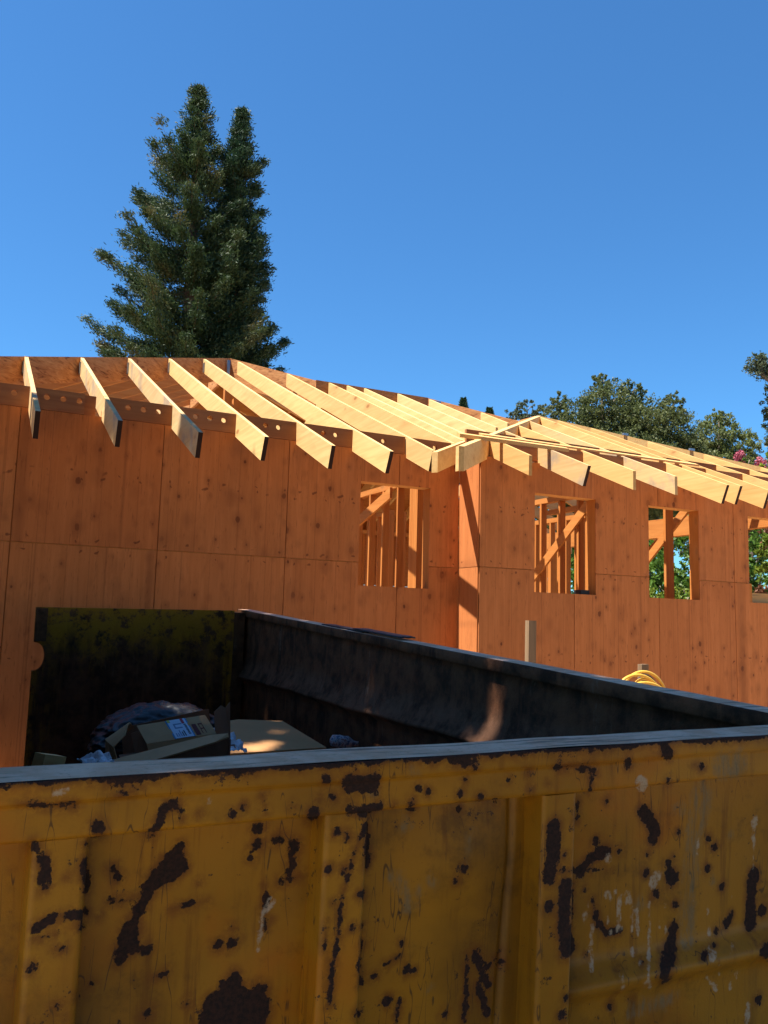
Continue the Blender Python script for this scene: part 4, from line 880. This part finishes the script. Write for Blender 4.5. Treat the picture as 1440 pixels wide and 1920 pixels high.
def broadleaf(name, label, cat, base, lobes, n_leaf, size, mat, trunk=0.25, group=None, twist=1.0, bark=None, limbs=True):
    root = thing(name, label, cat, base, group); b = Vector(base)
    Cs, Ds, Ls = [], [], []
    tot = sum(l[3]*l[4] for l in lobes)
    for (x, y, z, rx, rz) in lobes:
        m = int(n_leaf*rx*rz/tot)
        # clumps spread through the lobe, each clump a tuft of leaves
        k = max(4, m//26); cu = unit(k); rad = rng.uniform(0.45, 1.05, (k, 1))**0.7
        cc = cu*rad*np.array([rx, rx, rz])[None]+np.array([x, y, z])[None]-np.array(base)[None]
        cs = rng.uniform(0.10, 0.19, (k, 1))*(rx+rz)*0.55
        idx = rng.integers(0, k, m)
        off = unit(m)*rng.uniform(0.2, 1.0, (m, 1))*cs[idx]
        Cs.append(cc[idx]+off); Ds.append(cu[idx]*0.5+unit(m)*0.8+np.array([0, 0, 0.25])); Ls.append(rng.uniform(0.6, 1.3, m)*size)
    C = np.concatenate(Cs); D = np.concatenate(Ds); L = np.concatenate(Ls)
    bm = bmesh.new(); zc = max(min(l[2]-l[4] for l in lobes)-b.z, 0.3)
    tube(bm, [(0, 0, -0.2), (0.05*zc, 0.02, zc*0.5), (0, 0.03*zc, zc*1.0), (0.0, 0.0, zc*1.12)], [trunk*1.25, trunk, trunk*0.8, trunk*0.5], 9); obj('trunk', bm, bark or M_BARKG, root, True)
    if limbs:
        for (x, y, z, rx, rz) in lobes[:24]:
            bm = bmesh.new(); e = Vector((x, y, z))-b; s = Vector((0, 0, zc*0.95)); mid = s.lerp(e, 0.5)+Vector((0, 0, -0.1*rz))
            tube(bm, [s, mid, e, e+Vector((rx*0.3, 0, rz*0.5))], [trunk*0.45, trunk*0.3, trunk*0.16, 0.02], 5, False)
            obj('limb', bm, bark or M_BARKG, root, True)
    leaves('crown', C, D, L, L*0.55, mat, root); return root
M_OAK = leaf_mat('oak_leaves', (0.092, 0.120, 0.040), (0.145, 0.170, 0.058), (0.20, 0.21, 0.075), 0.5, 0.40, 0.9)
M_OAK2 = leaf_mat('oak_leaves_light', (0.15, 0.19, 0.06), (0.21, 0.24, 0.08), (0.27, 0.28, 0.10), 0.5, 0.5, 0.9)
M_OAK3 = leaf_mat('olive_leaves', (0.075, 0.105, 0.060), (0.12, 0.15, 0.08), (0.18, 0.19, 0.095), 0.5, 0.3, 0.9)
def lobes_line(P, jit=0.0): return P
FLAT_X = Vector((0.79, -0.61, 0))      # direction across the view at the oaks
def along(c, s, d, z, rx, rz):
    q = Vector((c[0], c[1], 0))+FLAT_X*s+Vector((0.61, 0.79, 0))*d
    return (q.x, q.y, z, rx, rz)
c1 = (20.7, 16.4)
L1 = [along(c1, s, d, z, rx, rz) for s, d, z, rx, rz in ((0.0, 0, 7.3, 1.25, 1.25), (0.5, 0.5, 6.3, 1.6, 1.5), (-1.2, 0.2, 6.6, 1.3, 1.25), (-2.3, 0.3, 6.0, 1.05, 1.2), (-2.9, 0.0, 5.0, 1.0, 1.2), (1.4, -0.4, 6.7, 1.2, 1.1), (2.3, 0.0, 6.3, 1.1, 1.2), (2.9, 0.3, 5.3, 1.0, 1.3), (3.2, -0.2, 4.2, 0.9, 1.2), (0.5, -1.2, 5.0, 1.5, 1.4), (-1.0, -1.0, 5.0, 1.4, 1.4), (1.9, -1.0, 4.6, 1.2, 1.3), (-0.4, 0.4, 3.6, 1.8, 1.2), (2.0, 0.4, 3.4, 1.4, 1.1), (-2.0, 0.2, 3.8, 1.3, 1.2), (-1.75, 0, 7.5, 0.35, 0.7), (0.9, 0, 8.0, 0.5, 0.6), (2.35, 0, 7.5, 0.45, 0.6), (-0.2, 0, 8.4, 0.45, 0.45))]
broadleaf('oak_tree', 'broad dark evergreen oak with bumpy crown rising behind the right roof', 'tree', (20.7, 16.4, gz), L1, 150000, 0.10, M_OAK, 0.32)
c2 = (26.3, 16.4)
L2 = [along(c2, s, d, z, rx, rz) for s, d, z, rx, rz in ((0.1, 0, 7.2, 0.85, 0.9), (-0.8, 0, 6.5, 0.8, 0.9), (0.9, 0, 6.6, 0.85, 0.8), (0.2, 0.2, 6.0, 1.2, 1.0), (1.2, 0, 5.4, 0.9, 1.1), (-1.1, 0, 5.2, 1.0, 1.0), (0.0, -0.3, 4.6, 1.5, 1.2), (-1.7, 0.4, 4.2, 0.9, 1.2), (1.5, 0, 4.0, 1.0, 1.2), (0, 0, 3.0, 1.6, 1.2), (0.15, 0, 7.9, 0.4, 0.4))]
broadleaf('oak_tree', 'smaller rounded olive green oak between the big oak and the right frame edge', 'tree', (26.3, 16.4, gz), L2, 70000, 0.10, M_OAK2, 0.22)
L2b = [along((24.2, 17.2), s, d, z, rx, rz) for s, d, z, rx, rz in ((0.2, 0, 5.7, 0.7, 0.9), (-0.3, 0, 4.9, 0.8, 0.9), (0.5, 0, 4.5, 0.8, 1.0), (0.0, 0, 3.6, 1.0, 1.0))]
broadleaf('young_oak_tree', 'thin feathery pale green tree in the gap beside the big oak', 'tree', (24.2, 17.2, gz), L2b, 7000, 0.12, M_OAK3, 0.12)
# tree at the right edge: thick bare limb with a tuft, mass of foliage below
c3 = (23.1, 11.0)
L3 = [along(c3, s, d, z, rx, rz) for s, d, z, rx, rz in ((0.35, 0, 6.9, 0.75, 0.85), (0.9, 0.2, 6.4, 1.0, 1.0), (0.3, 0, 5.9, 0.8, 0.7), (1.2, 0, 5.2, 1.1, 1.0), (0.6, 0, 4.6, 1.0, 1.0), (1.9, 0, 6.2, 1.2, 1.2), (1.4, 0, 8.0, 0.8, 0.7))]
t3 = broadleaf('oak_tree', 'grey green tree at the right edge with one thick crooked limb reaching left', 'tree', (24.2, 10.2, gz), L3, 34000, 0.11, M_OAK3, 0.3)
q0 = Vector(along(c3, 0.9, 0, 6.9, 1, 1)[:3]); q1 = Vector(along(c3, 0.30, 0, 7.30, 1, 1)[:3]); q2 = Vector(along(c3, -0.35, 0, 7.85, 1, 1)[:3]); q3 = Vector(along(c3, -0.62, 0, 8.35, 1, 1)[:3])
b3 = Vector((24.2, 10.2, gz))
bm = bmesh.new(); tube(bm, [Vector(along(c3, 1.5, 0, 6.2, 1, 1)[:3])-b3, q0-b3, q1-b3, q2-b3, q3-b3], [0.2, 0.17, 0.14, 0.10, 0.03], 8); obj('limb', bm, M_BARKG, t3, True)
k = 1900; cen = np.array(along(c3, -0.40, 0, 8.1, 1, 1)[:3])-np.array(b3); cc = unit(60)*rng.uniform(0.3, 1, (60, 1))*np.array([0.55, 0.4, 0.45])
ii = rng.integers(0, 60, k); leaves('foliage_tuft', cen+cc[ii]+unit(k)*rng.uniform(0, 0.16, (k, 1)), unit(k), rng.uniform(0.07, 0.15, k), 0.045, M_OAK3, t3)
# far tips over the ridge
def tip(x, y, zt, label):
    base = (x, y, gz); root = thing('distant_conifer', label, 'tree', base)
    bm = bmesh.new(); tube(bm, [(0, 0, 0), (0, 0, (zt-gz)*0.6), (0, 0, zt-gz)], [0.3, 0.2, 0.03], 6); obj('trunk', bm, M_BARK, root)
    n = 2600; t = rng.uniform(0.55, 1, n); rr = (1-t)**0.8*3.0*rng.uniform(0.2, 1, n)+0.08; a = rng.uniform(0, 6.28, n)
    C = np.stack([rr*np.cos(a), rr*np.sin(a), t*(zt-gz)+0.2*rr], 1); leaves('crown', C, np.stack([np.cos(a), np.sin(a), 0.9+0*a], 1)+0.4*unit(n), 0.40, 0.16, M_RED2, root)
tip(30.9, 43.4, 15.45, 'tiny dark conifer tip poking above the ridge left of the oaks')
tip(32.5, 42.4, 14.75, 'tiny faint conifer tip just right of the other tip on the ridge')
Lw = [along((21.9, 23.1), s, 0, z, 0.6, 0.5) for s, z in ((0, 9.0), (-0.6, 8.6), (0.7, 8.8), (0.1, 8.0))]
broadleaf('feathery_tree', 'wispy blue green treetop just left of the big oak above the roof peak', 'tree', (21.9, 23.1, gz), Lw, 6500, 0.10, M_OAK3, 0.15)
# crape myrtle and lime shrub at the right edge
M_PINK = leaf_mat('pink_blossom', (0.42, 0.08, 0.13), (0.58, 0.15, 0.20), (0.62, 0.22, 0.25), 0.7, 0.3, 3.0)
M_LIME = leaf_mat('lime_leaves', (0.16, 0.22, 0.015), (0.30, 0.36, 0.025), (0.42, 0.44, 0.05), 0.5, 0.35, 2.0)
M_GRN = leaf_mat('green_leaves', (0.06, 0.14, 0.02), (0.13, 0.24, 0.035), (0.24, 0.34, 0.055), 0.5, 0.4, 1.6)
M_GRN2 = leaf_mat('bright_leaves', (0.12, 0.19, 0.02), (0.22, 0.29, 0.035), (0.30, 0.34, 0.05), 0.5, 0.35, 1.6)
M_REDL = leaf_mat('russet_leaves', (0.13, 0.06, 0.025), (0.28, 0.11, 0.06), (0.34, 0.22, 0.08), 0.6, 0.25, 3.5)
Lm = [(14.9, 5.2, 3.0, 0.28, 0.30), (15.1, 5.0, 2.7, 0.35, 0.35), (14.75, 5.35, 2.6, 0.3, 0.3), (15.0, 5.1, 2.2, 0.6, 0.5), (14.9, 5.2, 1.6, 0.6, 0.5)]
my = broadleaf('crape_myrtle', 'crape myrtle with small pink flower clusters near the right edge', 'shrub', (14.95, 5.2, gz), Lm, 5200, 0.07, M_GRN, 0.06)
for j, (x, y, z, r_) in enumerate(((14.80, 5.30, 3.18, 0.13), (14.78, 5.32, 2.92, 0.12), (15.10, 5.02, 3.02, 0.13), (15.3, 4.9, 2.72, 0.10))):
    n = 420; leaves('blossom', np.array([x, y, z])-np.array([14.95, 5.2, gz])+unit(n)*rng.uniform(0.1, 1, (n, 1))**0.5*np.array([r_, r_, r_*1.5]), unit(n), 0.055, 0.04, M_PINK, my)
Ll = [(13.75, 3.5, 2.55, 0.36, 0.36), (13.95, 3.2, 2.75, 0.4, 0.35), (13.9, 3.3, 2.0, 0.55, 0.5), (14.2, 2.9, 2.4, 0.5, 0.5)]
broadleaf('lime_shrub', 'bright yellow green shrub showing above the eave at the right edge', 'shrub', (13.9, 3.3, gz), Ll, 4200, 0.09, M_LIME, 0.06)
# hedge and shrubs beyond the open right wall of the house
def row(x0, y0, x1, y1, n, z0, z1, rx): 
    return [(x0+(x1-x0)*(i+0.5)/n+rng.uniform(-.25, .25), y0+(y1-y0)*(i+0.5)/n, rng.uniform(z0, z1), rx*rng.uniform(0.8, 1.2), rx*rng.uniform(0.8, 1.2)) for i in range(n)]
broadleaf('green_bush', 'dark green leafy bush seen through the middle window of the right wing', 'bush', (13.2, 4.6, gz), row(13.2, 3.2, 13.0, 6.8, 5, 0.7, 1.15, 0.85)+row(13.0, 3.0, 12.9, 6.9, 5, -0.5, 0.0, 0.9), 15000, 0.12, M_GRN, 0.12)
broadleaf('green_bush', 'green bush seen between the studs of the narrow left window of the right wing', 'bush', (13.2, 8.8, gz), row(13.2, 7.2, 13.2, 10.8, 5, 0.6, 1.1, 0.9)+row(13.0, 7.2, 12.9, 10.6, 5, -0.5, 0.1, 0.9), 13000, 0.12, M_GRN, 0.12)
broadleaf('low_shrub', 'low sunlit yellow green shrub beyond the sill of the middle window', 'bush', (11.0, 3.6, gz), row(11.0, 2.2, 11.1, 5.6, 7, -0.30, -0.18, 0.42)+row(11.0, 2.2, 11.1, 5.6, 6, -1.2, -1.0, 0.5), 12000, 0.06, M_GRN2, 0.06)
broadleaf('russet_shrub', 'russet and green shrub seen through the window cut by the right frame edge', 'bush', (12.2, 1.2, gz), row(12.4, 0.2, 12.2, 2.6, 4, 0.9, 1.3, 0.6)+row(12.0, 0.0, 11.9, 2.4, 4, -0.4, 0.0, 0.55), 8000, 0.09, M_REDL, 0.07)
broadleaf('leafy_shrub', 'fresh green broad leaved shrub above the russet one in the right window', 'bush', (11.6, 1.6, gz), row(11.7, 1.2, 11.6, 2.0, 3, 0.45, 0.75, 0.32), 2600, 0.11, M_GRN2, 0.05)
# leafy twig entering at the right edge
tw = thing('leafy_branch', 'few green leaves of an overhanging twig at the right edge of the sky', 'branch', (5.2, -3.6, 1.5))
bm = bmesh.new(); tube(bm, [(0.6, 0.5, 0.6), (0.0, 0.0, 0.25), (-0.72, -0.34, 0.12)], [0.02, 0.012, 0.004], 6); tube(bm, [(0.0, 0.0, 0.25), (-0.5, -0.2, -0.05), (-0.74, -0.36, -0.1)], [0.012, 0.007, 0.003], 6); obj('twig', bm, M_BARKG, tw, True)
n = 60; tt = rng.uniform(0.3, 1.02, n); P_ = np.stack([-0.72*tt, -0.34*tt, 0.25-0.13*tt], 1); P2 = np.stack([-0.74*tt, -0.36*tt, 0.25-0.35*tt], 1)
leaves('leaf_spray', np.concatenate([P_, P2])+0.03*unit(2*n), unit(2*n), 0.05, 0.022, M_GRN2, tw)

# tall tree standing left of the lot: its shade falls over the dumpster and the left tails
def shade_tree():
    base = (-5.0, -3.0, gz)
    lob = []
    for i in range(10):
        for j in range(6):
            yq = -7.6+7.2*(i+0.5)/10; xq = -2.0+4.0*(j+0.5)/6      # where the shade falls, at the height of the sheet joint
            z = 8.6+rng.uniform(-0.9, 0.9)
            lob.append((xq-z/2.30+rng.uniform(-.12, .12), yq+0.022*z+rng.uniform(-.15, .15), z, 0.52, 0.55))
    broadleaf('shade_tree', 'tall broad leaved tree left of the lot shading the dumpster', 'tree', base, lob, 85000, 0.20, M_OAK, 0.3)
shade_tree()
# unseen trees added behind and beside the photographer to block light from the sky
def back_tree(x, y, s, label):
    lob = []
    for k in range(16):
        a = rng.uniform(0, 6.28); q = rng.uniform(0, 1)**0.5*2.6*s
        lob.append((x+q*math.cos(a), y+q*math.sin(a)*0.7, rng.uniform(0.3, 6.5)*s, 1.3*s, 1.2*s))
    broadleaf('sky_block_tree', label, 'tree', (x, y, -2.4), lob, 17000, 0.34, M_OAK, 0.25, None)
back_tree(-4.9, -4.4, 1.12, 'unseen bushy tree added left of the photographer to block sky light')  # added out of view to darken the left end of the wall
lob = []  # crown added overhead, out of view, to cut sky light on wall and dumpster
for k in range(34):
    z = rng.uniform(4.6, 8.2); lob.append((rng.uniform(-3.2, 5.2), rng.uniform(-12.0, -6.6-0.25*max(0, 8-z)), z, 0.95, 0.8))
broadleaf('sky_block_canopy', 'unseen leafy crown added over the photographer to block sky light', 'tree', (1.5, -11.0, -2.4), lob, 60000, 0.22, M_OAK, 0.28)
back_tree(-5.5, -12.5, 1.15, 'unseen sky-blocking tree added behind the photographer on the far left')
back_tree(-0.8, -13.5, 1.25, 'unseen sky-blocking tree added behind the photographer, second from the left')
back_tree(4.2, -13.2, 1.2, 'unseen sky-blocking tree added behind the photographer, second from the right')
back_tree(9.0, -12.5, 1.1, 'unseen sky-blocking tree added behind the photographer on the far right')
